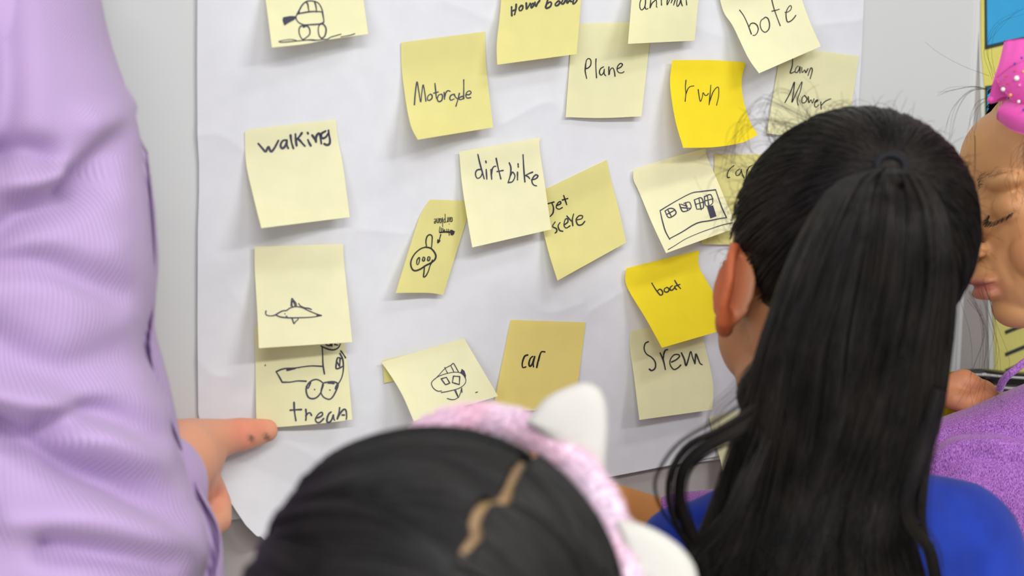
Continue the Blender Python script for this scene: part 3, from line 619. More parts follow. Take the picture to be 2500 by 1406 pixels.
V, F = fuse(hp, .0024, 4)
px = project(V); C = skin_cols(len(V), (226, 160, 128))
red = np.exp(-((px[:, 0]-590)/40)**2-((px[:, 1]-1045)/40)**2)+.7*np.exp(-((px[:, 0]-530)/30)**2-((px[:, 1]-1200)/35)**2)+.6*np.exp(-((px[:, 0]-640)/25)**2-((px[:, 1]-1040)/25)**2)
C = C*(1-red[:, None]*A(0, .22, .18))
for cx, cy, s1 in ((612, 1072, 5), (616, 1067, 4), (654, 1066, 5), (648, 1070, 4)):
    k_ = np.exp(-(((px[:, 0]-cx)+(px[:, 1]-cy))/ (s1*3.2))**2-(((px[:, 0]-cx)-(px[:, 1]-cy))/(s1*1.0))**2)*.85; C = C*(1-k_[:, None])+k_[:, None]*.04
mk('body', V, F, M['skin'], parent=pA, col=C)

def loft(rows, nseg=160, nrow=200, uvn=1.0):
    Rw = catmull(np.array(rows, float), nrow)      # y, xl, xr, depth, rdepth
    th = np.arange(nseg)*2*math.pi/nseg; V = []; 
    for y, xl, xr, d, rd in Rw:
        c_ = R((xl+xr)/2, y, d); a = R(xr, y, d)-c_
        V.append(c_+np.cos(th)[:, None]*a+np.sin(th)[:, None]*fwd*rd)
    V = np.array(V); U, T = np.meshgrid(np.linspace(0, 1, nseg, endpoint=False), np.linspace(0, 1, nrow))
    Vf = V.reshape(-1, 3); uv = np.stack([np.abs(U*2-1), T], -1).reshape(-1, 2)
    F = grid_faces(nseg, nrow, True)
    return Vf, F, uv
def close_caps(V, F, uv, nseg):
    n = len(V); c0 = V[:nseg].mean(0); c1 = V[-nseg:].mean(0)
    V = np.vstack([V, c0, c1]); uv = np.vstack([uv, [0, 0], [0, 1]])
    i = np.arange(nseg); j = (i+1) % nseg
    q0 = np.stack([i, j, np.full(nseg, n), np.full(nseg, n)], 1); q1 = np.stack([n-nseg+j, n-nseg+i, np.full(nseg, n+1), np.full(nseg, n+1)], 1)
    Fl = [tuple(f) for f in F]+[tuple(f[:3]) for f in q0]+[tuple(f[:3]) for f in q1]
    return V, Fl, uv
def pdist(px, pts, n=30):
    c = catmull(np.array(pts, float), n); d = np.full(len(px), 1e9); sd = np.zeros(len(px))
    for a, b in zip(c[:-1], c[1:]):
        ab = b-a; t = np.clip(((px-a)@ab)/(ab@ab+1e-9), 0, 1); q = a+t[:, None]*ab; dd = np.linalg.norm(px-q, axis=1)
        cr = (ab[0]*(px[:, 1]-a[1])-ab[1]*(px[:, 0]-a[0]))/np.linalg.norm(ab); m_ = dd < d; d = np.where(m_, dd, d); sd = np.where(m_, np.sign(cr)*dd, sd)
    return sd, d
near_edge = [(-260, 175), (-100, 215), (0, 232), (120, 262), (230, 305), (320, 333), (400, 340), (500, 354), (640, 362), (760, 352), (860, 342), (930, 368), (1000, 400), (1080, 424), (1150, 434), (1220, 466), (1290, 503), (1350, 508), (1420, 490), (1560, 470)]
rows = [(y, -330, x, .80, .062+.02*(x/500)) for y, x in near_edge]
V, F, uv = loft(rows); N_s = -normals(V, F) if False else normals(V, F)
cen = np.repeat(V.reshape(-1, 160, 3).mean(1), 160, 0); rad = V-cen; rad /= np.linalg.norm(rad, axis=1, keepdims=True)
px = project(V); disp = np.zeros(len(V))
for pts, amp, wd in [([(-100, 600), (60, 520), (170, 480), (250, 440)], -.012, 45), ([(200, 450), (270, 370), (330, 310)], -.010, 34), ([(-100, 380), (40, 360), (120, 372)], -.009, 34), ([(-50, 440), (80, 450), (140, 430)], .007, 30),
                     ([(-100, 650), (100, 640), (240, 690), (300, 720)], -.009, 40), ([(-100, 780), (120, 900), (260, 880), (340, 830)], -.006, 55), ([(-100, 1000), (0, 1050), (150, 1128), (300, 1190), (420, 1250), (500, 1310)], -.016, 40),
                     ([(120, 1040), (260, 1010), (400, 1060)], -.013, 38), ([(-50, 960), (100, 985), (240, 1060), (400, 1140)], .008, 42), ([(40, 1260), (230, 1260), (440, 1330)], .008, 55), ([(120, 1340), (300, 1360), (420, 1380)], -.010, 38),
                     ([(230, 300), (310, 280), (330, 250)], .006, 40), ([(290, 600), (345, 700), (320, 800)], .005, 50), ([(10, 0), (20, 220), (-20, 420)], -.008, 45), ([(330, 860), (360, 960), (400, 1010)], .004, 34)]:
    sd, d = pdist(px, pts); disp += 1.75*amp*np.exp(-(d/wd)**2)
disp += .005*vnoise(V*13)+.002*vnoise(V*31)
sk = np.clip(380-px[:, 1], 0, 600)/700*.85; uv[:, 0] = uv[:, 0]-sk
cth = np.abs(np.cos(np.tile(np.arange(160)*2*math.pi/160, len(V)//160)))
V = V+rad*(disp*(1-cth**6*.92))[:, None]
far_edge = [(-260, 185), (-100, 226), (0, 243), (100, 266), (170, 288), (270, 322), (380, 348), (480, 370), (560, 376), (650, 380), (760, 374), (820, 378), (900, 402), (1000, 428), (1100, 447), (1160, 474), (1220, 506), (1300, 540), (1406, 552), (1560, 556)]
rows2 = [(y, 60, x, .885, .034) for y, x in far_edge]
V2, F2, uv2 = loft(rows2, 120, 120)
px2 = project(V2); g_ = np.zeros(len(V2))
for pts, amp, wd in [([(338, 360), (352, 470), (362, 640), (356, 760), (346, 850), (366, 930)], .020, 9), ([(385, 990), (432, 1120), (470, 1215), (512, 1290), (516, 1350), (498, 1420)], .022, 14)]:
    sd, d = pdist(px2, pts); g_ += amp*np.exp(-(d/wd)**2)
V2 = V2+fwd*g_[:, None]+.002*vnoise(V2*20)[:, None]*rt
V, Fq, uv = close_caps(V, F, uv, 160)
mk('sweater_sleeve', V, Fq, M['lavender'], parent=pA, uv=uv)
V2, F2q, uv2 = close_caps(V2, F2, uv2, 120)
mk('sweater_body', V2, F2q, M['lavender_far'], parent=pA, uv=uv2)
V, F = fuse(chain([(R(150, 1330, .86), .055), (R(260, 1260, .88), .042), (R(365, 1190, .90), .038)]), .005, 4); mk('sweater_cuff', V, F, M['lavender_far'], parent=pA)
# adult torso / head outside the frame
b0 = A(-.74, -.36, 0)
V, F = fuse([capsule(A(b0[0], b0[1], .85), .15, A(b0[0], b0[1], 1.35), .14)], .02, 4); mk('sweater_back', V, F, M['lavender_far'], parent=pA)
V, F = fuse(chain([(A(-.66, -.30, 1.36), .07), (R(-330, -200, .80), .075), (R(-40, 60, .80), .066)]), .012, 4); mk('sweater_shoulder', V, F, M['lavender_far'], parent=pA)
hl_ = lambda q, w_: (q[:, 1] < .45+.25*q[:, 2]) & ((q[:, 2] > -.25) | (q[:, 1] < -.2)) & (q[:, 2] > -.9)
th_ = TA(A(0, -.022, .036)); a1 = np.linspace(0, math.pi, 60); a2 = np.arange(80)*2*math.pi/80; T_, P_ = np.meshgrid(a1, a2, indexing='ij')
q9 = np.stack([np.sin(T_)*np.cos(P_), np.sin(T_)*np.sin(P_), np.cos(T_)], -1).reshape(-1, 3); F = grid_faces(80, 60, True); F = F[hl_(q9[F].mean(1), None)]
mk('hair', th_+(q9*A(.09, .108, .095))@frA, F, M['hair_soft'], parent=pA)
lower_body(pA, A(b0[0], b0[1], .86), A(0, 1, 0), None)

# ================================================================== hair helpers
def ellipsoid_strands(Cn, Fr, rad, starts, ends, S_=18, lift=(.0, .0), jit=.012, over=1.0):
    """strands along arcs on an ellipsoid; starts/ends unit vectors in its frame (N,3)"""
    N = len(starts); t = np.linspace(0, 1, S_)[None, :, None]
    dot = np.clip((starts*ends).sum(1), -1, 1); om = np.arccos(dot)[:, None, None]+1e-6
    q = (np.sin((1-t)*om)*starts[:, None, :]+np.sin(t*om)*ends[:, None, :])/np.sin(om)
    ph = rng.uniform(0, 6.28, (N, 1, 3)); q = q+jit*np.sin(t*rng.uniform(2, 7, (N, 1, 1))+ph)*np.sin(t*math.pi)
    h = 1+rng.uniform(lift[0], lift[1], (N, 1, 1))
    return Cn+(q*h*np.asarray(rad)*over)@Fr
def sph(n):
    v = rng.normal(size=(n, 3)); return v/np.linalg.norm(v, axis=1, keepdims=True)

# ================================================================== person D: child with pink bow, purple shirt (behind)
pd0 = R(2560, 1400, 1.14); pD = empty('person', (pd0[0], pd0[1], 0), 'child in heather purple shirt with pink jewelled hair bow, looking down in profile', 'person')
frD = frame(cv(-.985, -.13, -.10), cv(-.13, .985, 0))
scD = .97
eyeD = R(2434, 503, 1.06); orgD = eyeD-(A(-.030, .074, 0)*scD)@frD
TD = lambda P: orgD+(np.asarray(P)*scD)@frD
bodyD = (chain([(TD(A(0, -.02, -.05)), .045), (R(2690, 960, 1.13), .046), (R(2680, 1100, 1.13), .055)])
             + chain([(R(1720, 1312, 1.12), .024), (R(1600, 1278, 1.125), .0215), (R(1500, 1236, 1.10), .018), (R(1415, 1190, 1.095), .0145), (R(1372, 1150, 1.10), .017), (R(1330, 1128, 1.11), .011)])
             + chain([(R(2300, 1190, 1.12), .03), (R(1720, 1312, 1.12), .024)]) + chain([(R(2680, 1100, 1.13), .055), (R(2300, 1190, 1.12), .03)])
             + chain([(R(1372, 1142, 1.10), .012), (R(1335, 1140, 1.11), .008), (R(1310, 1142, 1.115), .007)]) + chain([(R(1372, 1130, 1.10), .012), (R(1330, 1108, 1.115), .008), (R(1308, 1100, 1.12), .007)])
             + chain([(R(1372, 1152, 1.10), .012), (R(1338, 1160, 1.11), .0075), (R(1318, 1164, 1.115), .0065)]) + chain([(R(1372, 1160, 1.10), .011), (R(1345, 1176, 1.11), .007), (R(1330, 1182, 1.115), .006)])
             + chain([(R(1375, 1160, 1.09), .010), (R(1352, 1172, 1.092), .008)]) + chain([(R(2680, 1100, 1.13), .055), (R(2560, 1180, 1.19), .03), (R(2440, 1090, 1.19), .018)]))
handD = []
handD += [sphere_tri(R(2392, 985, 1.165), (.017, .017, .021))]
handD += chain([(R(2440, 1090, 1.19), .017), (R(2398, 1000, 1.17), .016)])
handD += chain([(R(2385, 960, 1.155), .0125), (R(2352, 934, 1.142), .0115), (R(2310, 950, 1.142), .0095), (R(2285, 965, 1.145), .0082)])
handD += chain([(R(2382, 985, 1.165), .0115), (R(2352, 962, 1.165), .0105), (R(2315, 968, 1.17), .0088), (R(2290, 980, 1.17), .008)])
handD += chain([(R(2382, 1002, 1.175), .0105), (R(2356, 985, 1.18), .0095), (R(2325, 990, 1.185), .008)])
handD += chain([(R(2385, 1018, 1.18), .009), (R(2362, 1005, 1.185), .008), (R(2338, 1008, 1.19), .007)])
handD += chain([(R(2395, 975, 1.150), .0115), (R(2362, 985, 1.135), .0105), (R(2330, 975, 1.132), .009)])
invD = lambda P: ((np.asarray(P)-orgD)@frD.T)/scD
Vh, Fh = fuse(head_parts()+xf(bodyD+handD, invD), .0018, 5)
# eyelid crease, lid line, nostrils, mouth line pushed in
def press(V, F, pts, amp, wd):
    N = normals(V, F); C_ = catmull(np.array(pts, float), 24)
    near = np.where(np.linalg.norm(V, axis=1) < .14)[0]; d = np.min(np.linalg.norm(V[near][:, None, :]-C_[None], axis=2), axis=1); V = V.copy(); V[near] += N[near]*(amp*np.exp(-(d/wd)**2))[:, None]; return V
sel_y = 1
outw = 1 if ((normals(Vh, Fh)*(Vh-Vh.mean(0))).sum() > 0) else -1
for s in (-1, 1):
    Vh = press(Vh, Fh, [(s*.0155, .071, -.004), (s*.024, .0795, -.0105), (s*.034, .077, -.0115), (s*.043, .067, -.007)], -.0016*outw, .0020)
    Vh = press(Vh, Fh, [(s*.016, .073, .006), (s*.026, .078, .010), (s*.036, .075, .009), (s*.044, .066, .004)], -.0014*outw, .0022)
    Vh = press(Vh, Fh, [(s*.006, .092, -.039), (s*.009, .088, -.0395)], -.003*outw, .0028)
    Vh = press(Vh, Fh, [(s*.018, .082, -.030), (s*.026, .075, -.045), (s*.029, .070, -.060)], -.0016*outw, .004)
Vh = press(Vh, Fh, [(-.021, .076, -.062), (-.01, .086, -.0618), (0, .089, -.0625), (.01, .086, -.0618), (.021, .076, -.062)], -.0024*outw, .0020)
Vh = press(Vh, Fh, [(-.012, .078, -.077), (0, .082, -.078), (.012, .078, -.077)], -.002*outw, .004)
Ch = skin_cols(len(Vh), (200, 146, 98))
lip = np.exp(-((Vh[:, 2]+.0625)/.0085)**4)*np.exp(-(Vh[:, 0]/.0185)**4)*(Vh[:, 1] > .066); Ch = Ch*(1-lip[:, None])+lip[:, None]*A(*srgb(168, 92, 84)[:3])
chk = .5*np.exp(-((np.abs(Vh[:, 0])-.040)/.018)**2-((Vh[:, 2]+.04)/.022)**2)*(Vh[:, 1] > .02); Ch = Ch*(1-chk[:, None]*A(.05, .28, .22))
lid = .35*np.exp(-((np.abs(Vh[:, 0])-.030)/.016)**2-((Vh[:, 2]+.001)/.012)**2)*(Vh[:, 1] > .05); Ch = Ch*(1-lid[:, None]*A(.2, .35, .4))
hid = project(TD(Vh)); isarm = (np.linalg.norm(Vh-A(0, 0, 0), axis=1) > .16)
hnd = isarm & (hid[:, 0] > 2200) & (hid[:, 1] < 1110)
Ch[isarm] = srgb(218, 150, 84)[:3]; Ch[hnd] = srgb(198, 132, 94)[:3]
mk('body', TD(Vh), Fh, M['skin'], parent=pD, col=Ch)
# lashes and brow
def local_tubes(curves, rad, T, S_=8):
    C_ = np.array([catmull(np.array(c_, float), S_) for c_ in curves]); C_ = T(C_.reshape(-1, 3)).reshape(C_.shape)
    r_ = np.asarray(rad)[:, None]*np.linspace(1, .35, S_)[None]; return tubes(C_, r_)
for s in (-1, 1):
    cur, rr = [], []
    lidc = catmull(np.array([(s*.0155, .0735, -.005), (s*.024, .0800, -.0105), (s*.034, .0775, -.0115), (s*.043, .068, -.007)], float), 46)
    for i, p in enumerate(lidc):
        for _ in range(3):
            o = rng.normal(size=3)*.0004; t_ = i/45; q = p+o
            cur.append([q, q+A(s*(.0004+.002*t_), .0030, -.0028), q+A(s*(.001+.004*t_), .0065-.002*t_, -.0036)]); rr.append(.00016)
    V, F = local_tubes(cur, rr, TD); mk('eyelashes', V, F, M['hair'], parent=pD)
    cur, rr = [], []
    bc = catmull(np.array([(s*.013, .080, .0165), (s*.024, .0815, .0235), (s*.037, .0745, .0245), (s*.048, .062, .0185)], float), 90)
    for p in bc:
        for _ in range(2):
            q = p+rng.normal(size=3)*A(.0010, .0003, .0017); cur.append([q, q+A(s*.0025, -.0002, .0012), q+A(s*.0052, -.0014, .0008)]); rr.append(.00008)
    V, F = local_tubes(cur, rr, TD, 6); mk('eyebrow', V, F, M['hair_soft'], parent=pD)
# hair of D
Cd = TD(A(0, -.022, .036)); radD = A(.080, .098, .084)*scD
def hair_shell(Cn, Fr, rad, keep, n=120, m_=90):
    th = np.linspace(0, math.pi, m_); ph = np.arange(n)*2*math.pi/n; T_, P_ = np.meshgrid(th, ph, indexing='ij')
    q = np.stack([np.sin(T_)*np.cos(P_), np.sin(T_)*np.sin(P_), np.cos(T_)], -1).reshape(-1, 3); V = Cn+(q*rad)@Fr
    F = grid_faces(n, m_, True); cen = q[F].mean(1); k_ = keep(cen, V[F].mean(1)); return V, F[k_]
hairline = lambda q: (q[:, 1] < .48+.25*q[:, 2]) & ((q[:, 2] > -.25) | (q[:, 1] < -.25)) & (q[:, 2] > -.8)
V1, F1 = hair_shell(Cd, frD, radD*.97, lambda q, w_: hairline(q))
st = sph(9000); st = st[hairline(st)][:2600]
en = A(.15, -.55, .82); en /= np.linalg.norm(en); en = en+rng.normal(size=(len(st), 3))*.05
C1 = ellipsoid_strands(Cd, frD, radD, st, en, 14, (-.01, .03))
V2, F2 = tubes(C1, np.full(C1.shape[:2], .00045))
# front hairline wisps over the forehead and long loose strands
fl = []
for i in range(90):
    z0 = rng.uniform(.2, .62); y0 = .48+.25*z0+rng.uniform(0, .10); x0 = -math.sqrt(max(0, 1-z0*z0-y0*y0))*rng.uniform(.2, 1)
    q0 = A(x0, y0, z0); q0 /= np.linalg.norm(q0); q1 = A(x0*.8, y0-.25, z0+.2); q1 /= np.linalg.norm(q1)
    fl.append(catmull(np.array([Cd+(q0*radD*.955)@frD, Cd+((q0+q1)/2*radD*1.02)@frD, Cd+(q1*radD*1.01)@frD]), 12))
def fly(pts, n=1, jit=8, dj=.01, S_=16):
    out = []
    for _ in range(n):
        o = rng.normal(size=2)*jit*.3
        P = [R(x+o[0]+rng.normal()*jit*i/len(pts), y+o[1]+rng.normal()*jit*i/len(pts), d+rng.normal()*dj) for i, (x, y, d) in enumerate(pts)]
        out.append(catmull(np.array(P), S_))
    return out
f2 = []
f2 += fly([(2420, 215, 1.05), (2370, 220, 1.05), (2330, 265, 1.04), (2312, 330, 1.04)], 5, 9)
f2 += fly([(2425, 225, 1.05), (2380, 212, 1.05), (2320, 218, 1.05), (2290, 235, 1.05)], 4, 6)
f2 += fly([(2415, 185, 1.05), (2350, 160, 1.05), (2290, 130, 1.06), (2257, 102, 1.06)], 1, 2)
f2 += fly([(2425, 240, 1.05), (2390, 250, 1.05), (2375, 300, 1.05), (2372, 340, 1.05)], 6, 12)
f2 += fly([(2430, 190, 1.06), (2412, 120, 1.06), (2440, 60, 1.06), (2500, 20, 1.07)], 4, 12)
f2 += fly([(2400, 690, 1.04), (2425, 790, 1.05), (2432, 880, 1.06), (2415, 980, 1.06)], 5, 34)
f2 += fly([(2370, 720, 1.04), (2400, 800, 1.05), (2412, 900, 1.06), (2395, 1000, 1.05)], 12, 44)
f2 += fly([(2380, 330, 1.03), (2378, 420, 1.03), (2368, 450, 1.03)], 3, 5)
f2 += fly([(2520, 330, 1.0), (2492, 380, .99), (2484, 440, .99), (2505, 520, 1.0)], 14, 40)
Lf = [tubes(np.array([catmull(c_, 16) for c_ in fl+f2]), np.tile(np.linspace(.00012, .00006, 16), (len(fl+f2), 1)))]
k1 = len(V1); k2 = k1+len(V2)
mk('hair', np.vstack([V1, V2, Lf[0][0]]), np.vstack([F1, F2+k1, Lf[0][1]+k2]), M['hair'], parent=pD)
# purple shirt
sh = chain([(R(2625, 1085, 1.125), .062), (R(2330, 1200, 1.115), .058)])+chain([(R(2330, 1200, 1.115), .056), (R(2050, 1275, 1.12), .036), (R(1655, 1292, 1.12), .0285)])
sh += chain([(R(2625, 1085, 1.125), .06), (R(2850, 1180, 1.25), .05), (R(2870, 1500, 1.25), .04)])
sh += [capsule(R(2600, 1260, 1.13), .10, R(2600, 1900, 1.15), .11), capsule(R(2480, 1280, 1.12), .075, R(2500, 1900, 1.14), .09)]
V, F = fuse(sh, .0045, 6)
px = project(V); N = normals(V, F); disp = np.zeros(len(V))
for pts, amp, wd in [([(2265, 1095), (2320, 1050), (2420, 1045), (2500, 1060)], -.006, 14), ([(2280, 1120), (2350, 1085), (2440, 1085)], .004, 12), ([(2300, 1140), (2380, 1115), (2480, 1130)], -.005, 14), ([(2240, 1160), (2350, 1160), (2420, 1160)], -.004, 14),
                     ([(2500, 990), (2420, 1080), (2350, 1168)], .0012, 4)]:
    sd, d = pdist(px, pts); disp += amp*np.exp(-(d/wd)**2)
ow = 1 if (N*(V-V.mean(0))).sum() > 0 else -1
V = V+N*(ow*(disp+.0015*vnoise(V*30)))[:, None]
mk('shirt', V, F, M['purple'], parent=pD)
nk = np.array([catmull(np.array([R(2440, 950, 1.09), R(2452, 925, 1.08), R(2475, 905, 1.075), R(2530, 868, 1.08), R(2620, 850, 1.12)]), 30)])
V, F = tubes(nk, np.full(nk.shape[:2], .003), 10); mk('neckband', V, F, M['purple'], parent=pD)
lower_body(pD, A(pd0[0], pd0[1], .62), A(-.7, .7, 0), None)

# hair bow
def ribbon_patch(name, corners, depths, bulge, parent, edges=None, n=24, th=.0012):
    TL, TR, BR, BL = corners; e = edges or {}
    L = edge([TL]+e.get('l', [])+[BL]) if e.get('l') else edge([TL, BL]); Rr_ = edge([TR]+e.get('r', [])+[BR]) if e.get('r') else edge([TR, BR])
    T = edge([TL]+e.get('t', [])+[TR]) if e.get('t') else edge([TL, TR]); B = edge([BL]+e.get('b', [])+[BR]) if e.get('b') else edge([BL, BR])
    U, Vv = np.meshgrid(np.linspace(0, 1, n), np.linspace(0, 1, n)); q = coons(L, Rr_, T, B, U, Vv)
    d = (depths[0]*(1-U)*(1-Vv)+depths[1]*U*(1-Vv)+depths[2]*U*Vv+depths[3]*(1-U)*Vv)-bulge*np.sin(U*math.pi)**.7*1-bulge*.7*np.sin(Vv*math.pi)
    def place(dd): return CAM+dd[..., None]*(fwd+((q[..., 0]-1250)/FP)[..., None]*rt-((q[..., 1]-703)/FP)[..., None]*up)
    V1 = place(d).reshape(-1, 3); V2 = place(d+th).reshape(-1, 3); F = grid_faces(n, n); m_ = n*n
    rim = [(i, i+1) for i in range(n-1)]+[(n-1+j*n, n-1+(j+1)*n) for j in range(n-1)]+[(m_-1-i, m_-2-i) for i in range(n-1)]+[((n-1-j)*n, (n-2-j)*n) for j in range(n-1)]
    uv = np.stack([U, Vv], -1).reshape(-1, 2)
    return mk(name, np.vstack([V1, V2]), np.vstack([F[:, ::-1], F+m_, np.array([(a, a+m_, b+m_, b) for a, b in rim])]), M['ribbon'], parent=parent, uv=np.vstack([uv, uv]))
bowc = R(2540, 220, 1.02)
bow = ribbon_patch('hair_bow', [(2452, 99), (2600, 84), (2600, 250), (2414, 243)], (1.035, 1.03, 1.03, 1.03), .010, pD, {'l': [(2440, 150), (2424, 200)], 'b': [(2425, 250), (2440, 240), (2460, 236), (2530, 240)], 't': [(2475, 96)]})
bow['label'] = 'bright pink ribbon bow with coloured rhinestones'
ribbon_patch('ribbon_loop', [(2455, 242), (2600, 250), (2600, 345), (2434, 292)], (1.022, 1.01, 1.015, 1.02), .012, bow, {'l': [(2440, 262), (2433, 280)], 'b': [(2465, 315), (2500, 328), (2560, 340)]})
ribbon_patch('ribbon_loop', [(2431, 190), (2560, 100), (2620, 280), (2500, 272)], (1.018, 1.00, 1.0, 1.012), .008, bow, {'l': [(2440, 210), (2462, 236), (2480, 256)], 't': [(2468, 160), (2500, 145)]})
V, F = capsule(R(2420, 244, 1.028), .0028, R(2452, 238, 1.03), .0022); mk('ribbon_fold', V, F, M['ribbon'], parent=bow)
for x, y, r_, k in [(2482,191,6.5,'clear'),(2449,218,5.5,'clear'),(2487,248,4,'clear'),(2489,208,3.6,'rose'),(2455,185,3.2,'red'),(2459,204,3,'red'),(2478,172,3,'red'),(2438,203,2.6,'red'),(2477,155,3.2,'blue_gem'),(2494,141,3.2,'blue_gem'),(2499,268,3.4,'blue_gem'),(2467,232,4,'amber'),(2498,175,3.4,'amber')]:
    rad_ = r_/3300
    V, F = sphere_tri(R(x, y, .9985 if False else 1.0), (rad_, rad_, rad_), None, 8, 6)
    # seat the stone on the loop: depth from the bulged patch
    d_ = 1.018-(x-2431)/130*.016-.0115+ (0.004 if x < 2450 else 0)
    V = V-R(x, y, 1.0)+R(x, y, d_-.0006)
    mk('rhinestone', V, F, M[k], parent=bow, smooth=False)

# yellow note held in the fingers of D
q = [(2262, 915), (2330, 906), (2335, 1012), (2266, 1040)]
V1 = np.array([R(x, y, 1.153) for x, y in q]); V2 = np.array([R(x, y, 1.1536) for x, y in q])
def held():
    n = 10; U, Vv = np.meshgrid(np.linspace(0, 1, n), np.linspace(0, 1, n)); P = []
    for dd in (0, .0004):
        qq = coons(edge([q[0], q[3]]), edge([q[1], q[2]]), edge([q[0], q[1]]), edge([q[3], q[2]]), U, Vv)
        P.append(np.array([R(x, y, 1.155+dd+.004*math.sin(v*3)) for (x, y), v in zip(qq.reshape(-1, 2), Vv.ravel())]))
    F = grid_faces(n, n); m_ = n*n
    rim = [(i, i+1) for i in range(n-1)]+[(n-1+j*n, n-1+(j+1)*n) for j in range(n-1)]+[(m_-1-i, m_-2-i) for i in range(n-1)]+[((n-1-j)*n, (n-2-j)*n) for j in range(n-1)]
    return np.vstack(P), np.vstack([F[:, ::-1], F+m_, np.array([(a, a+m_, b+m_, b) for a, b in rim])])
V, F = held(); mk('sticky_note', V, F, M['bright'], label='bright yellow sticky note held in the fingers beside the purple shirt', cat='sticky note')

# black tray beyond the hand
tr = empty('marker_tray', W(2440, 930, .03), 'glossy black tray with thin silver rims, low on the wall at right', 'tray')
for nm, y, rr_, mt_, dd in (('tray_lip', 925, .0085, 'black', 0), ('tray_lip', 940, .0070, 'black', .01), ('silver_rim', 919, .0012, 'frame', -.009), ('silver_rim', 946, .0012, 'frame', -.007)):
    c_ = np.array([catmull(np.array([W(2330, y+14, .012), W(2355, y-1, .03-dd), W(2400, y-4, .045-dd), W(2470, y+2, .045-dd), W(2620, y+10, .045-dd)]), 30)])
    V, F = tubes(c_, np.full(c_.shape[:2], rr_), 12); mk(nm, V, F, M[mt_], parent=tr)

# ================================================================== person C: child with long ponytail, blue T-shirt
pc0 = R(2040, 1400, .96); pC = empty('person', (pc0[0], pc0[1], 0), 'child in blue T-shirt with long dark ponytail, seen from behind', 'person')
frC = frame(cv(-.26, -.12, .95), cv(.17, .97, .15))
Cc = R(2074, 578, .955)
orgC = Cc-A(0, -.022, .036)@frC
TC = lambda P: orgC+np.asarray(P)@frC
inv = lambda P: (np.asarray(P)-orgC)@frC.T
neck_arms = chain([(TC(A(0, -.022, -.02)), .045), (TC(A(-.002, -.020, -.09)), .043), (R(1985, 1130, .965), .048), (R(1995, 1290, .97), .056)])
neck_arms += chain([(R(2000, 1300, .96), .055), (R(1665, 1345, .94), .025), (R(1640, 1600, .93), .022)])+chain([(R(2000, 1300, .96), .055), (R(2335, 1345, .96), .035), (R(2400, 1700, .95), .028)])
HVc, HFc = fuse(head_parts()+ear_parts(-1)+ear_parts(1)+xf(neck_arms, inv), .0023, 5)
HVc[:, 0] *= 1-.10*np.clip((-HVc[:, 2]-.025)/.03, 0, 1)*np.clip((HVc[:, 2]+.12)/.03, 0, 1)*(np.abs(HVc[:, 0]) < .068)*(HVc[:, 1] > .0)
HVc = smooth_np(HVc, HFc, 3)
Vw = TC(HVc)
Cl = skin_cols(len(HVc), (168, 114, 78))
earm = np.clip((np.abs(HVc[:, 0])-.069)/.01, 0, 1)*(HVc[:, 1] < .02)*(HVc[:, 2] > -.06); Cl = Cl*(1-earm[:, None])+earm[:, None]*A(*srgb(176, 88, 48)[:3])  # orange ear tint: light shining through the ear, put into the colour
mk('body', Vw, HFc, M['skin'], parent=pC, col=Cl)
# T-shirt
ts = [capsule(R(2010, 1310, .955), .062, R(1668, 1342, .94), .030), capsule(R(2010, 1310, .955), .062, R(2330, 1340, .955), .046), capsule(R(1668, 1342, .94), .031, R(1600, 1560, .93), .034), capsule(R(2330, 1340, .955), .046, R(2430, 1620, .95), .042),
      capsule(R(1930, 1520, .955), .075, R(1950, 2000, .96), .08), capsule(R(2120, 1520, .955), .075, R(2110, 2000, .96), .08)]
V, F = fuse(ts, .004, 6)
px = project(V); N = normals(V, F); ow = 1 if (N*(V-V.mean(0))).sum() > 0 else -1
disp = .002*vnoise(V*22)+.0012*vnoise(V*50)
for pts, amp, wd in [([(1700, 1260), (1800, 1330), (1850, 1400)], -.004, 16), ([(2300, 1200), (2360, 1300), (2380, 1406)], -.002, 20), ([(1640, 1290), (1700, 1310), (1760, 1380)], .003, 16)]:
    sd, d = pdist(px, pts); disp += amp*np.exp(-(d/wd)**2)
V = V+N*(ow*disp)[:, None]; mk('tshirt', V, F, M['blue'], parent=pC)
# scalp hair pulled to the tie
radC = A(.0770, .097, .0865)
def to_unit(x, y, Cn, Fr, rad):
    o = CAM-Cn; d = fwd+(x-1250)/FP*rt-(y-703)/FP*up
    o_ = (Fr@o)/rad; d_ = (Fr@d)/rad; a = d_@d_; b_ = 2*o_@d_; c_ = o_@o_-1; disc = b_*b_-4*a*c_
    t = (-b_-math.sqrt(max(disc, 0)))/(2*a); q_ = o_+t*d_; return q_/np.linalg.norm(q_)
tie_u = to_unit(2172, 412, Cc, frC, radC)
ear_gap = lambda q: (np.abs(q[:, 0]) > .86) & (q[:, 2] < -.12) & (q[:, 1] > -.12)
hlC = lambda q: ((q[:, 1] < .42+.2*q[:, 2]) & (q[:, 2] > -.95) & ((q[:, 2] > -.30) | (q[:, 1] < .02))) 
V1, F1 = hair_shell(Cc, frC, radC*.975, lambda q, w_: hlC(q))
st = sph(16000); st = st[hlC(st)]
st = st[:6200]; en = tie_u+rng.normal(size=(len(st), 3))*.025; en /= np.linalg.norm(en, axis=1, keepdims=True)
C1 = ellipsoid_strands(Cc, frC, radC, st, en, 18, (-.012, .022), .010)
V2, F2 = tubes(C1, np.full(C1.shape[:2], .00042))
ff = []
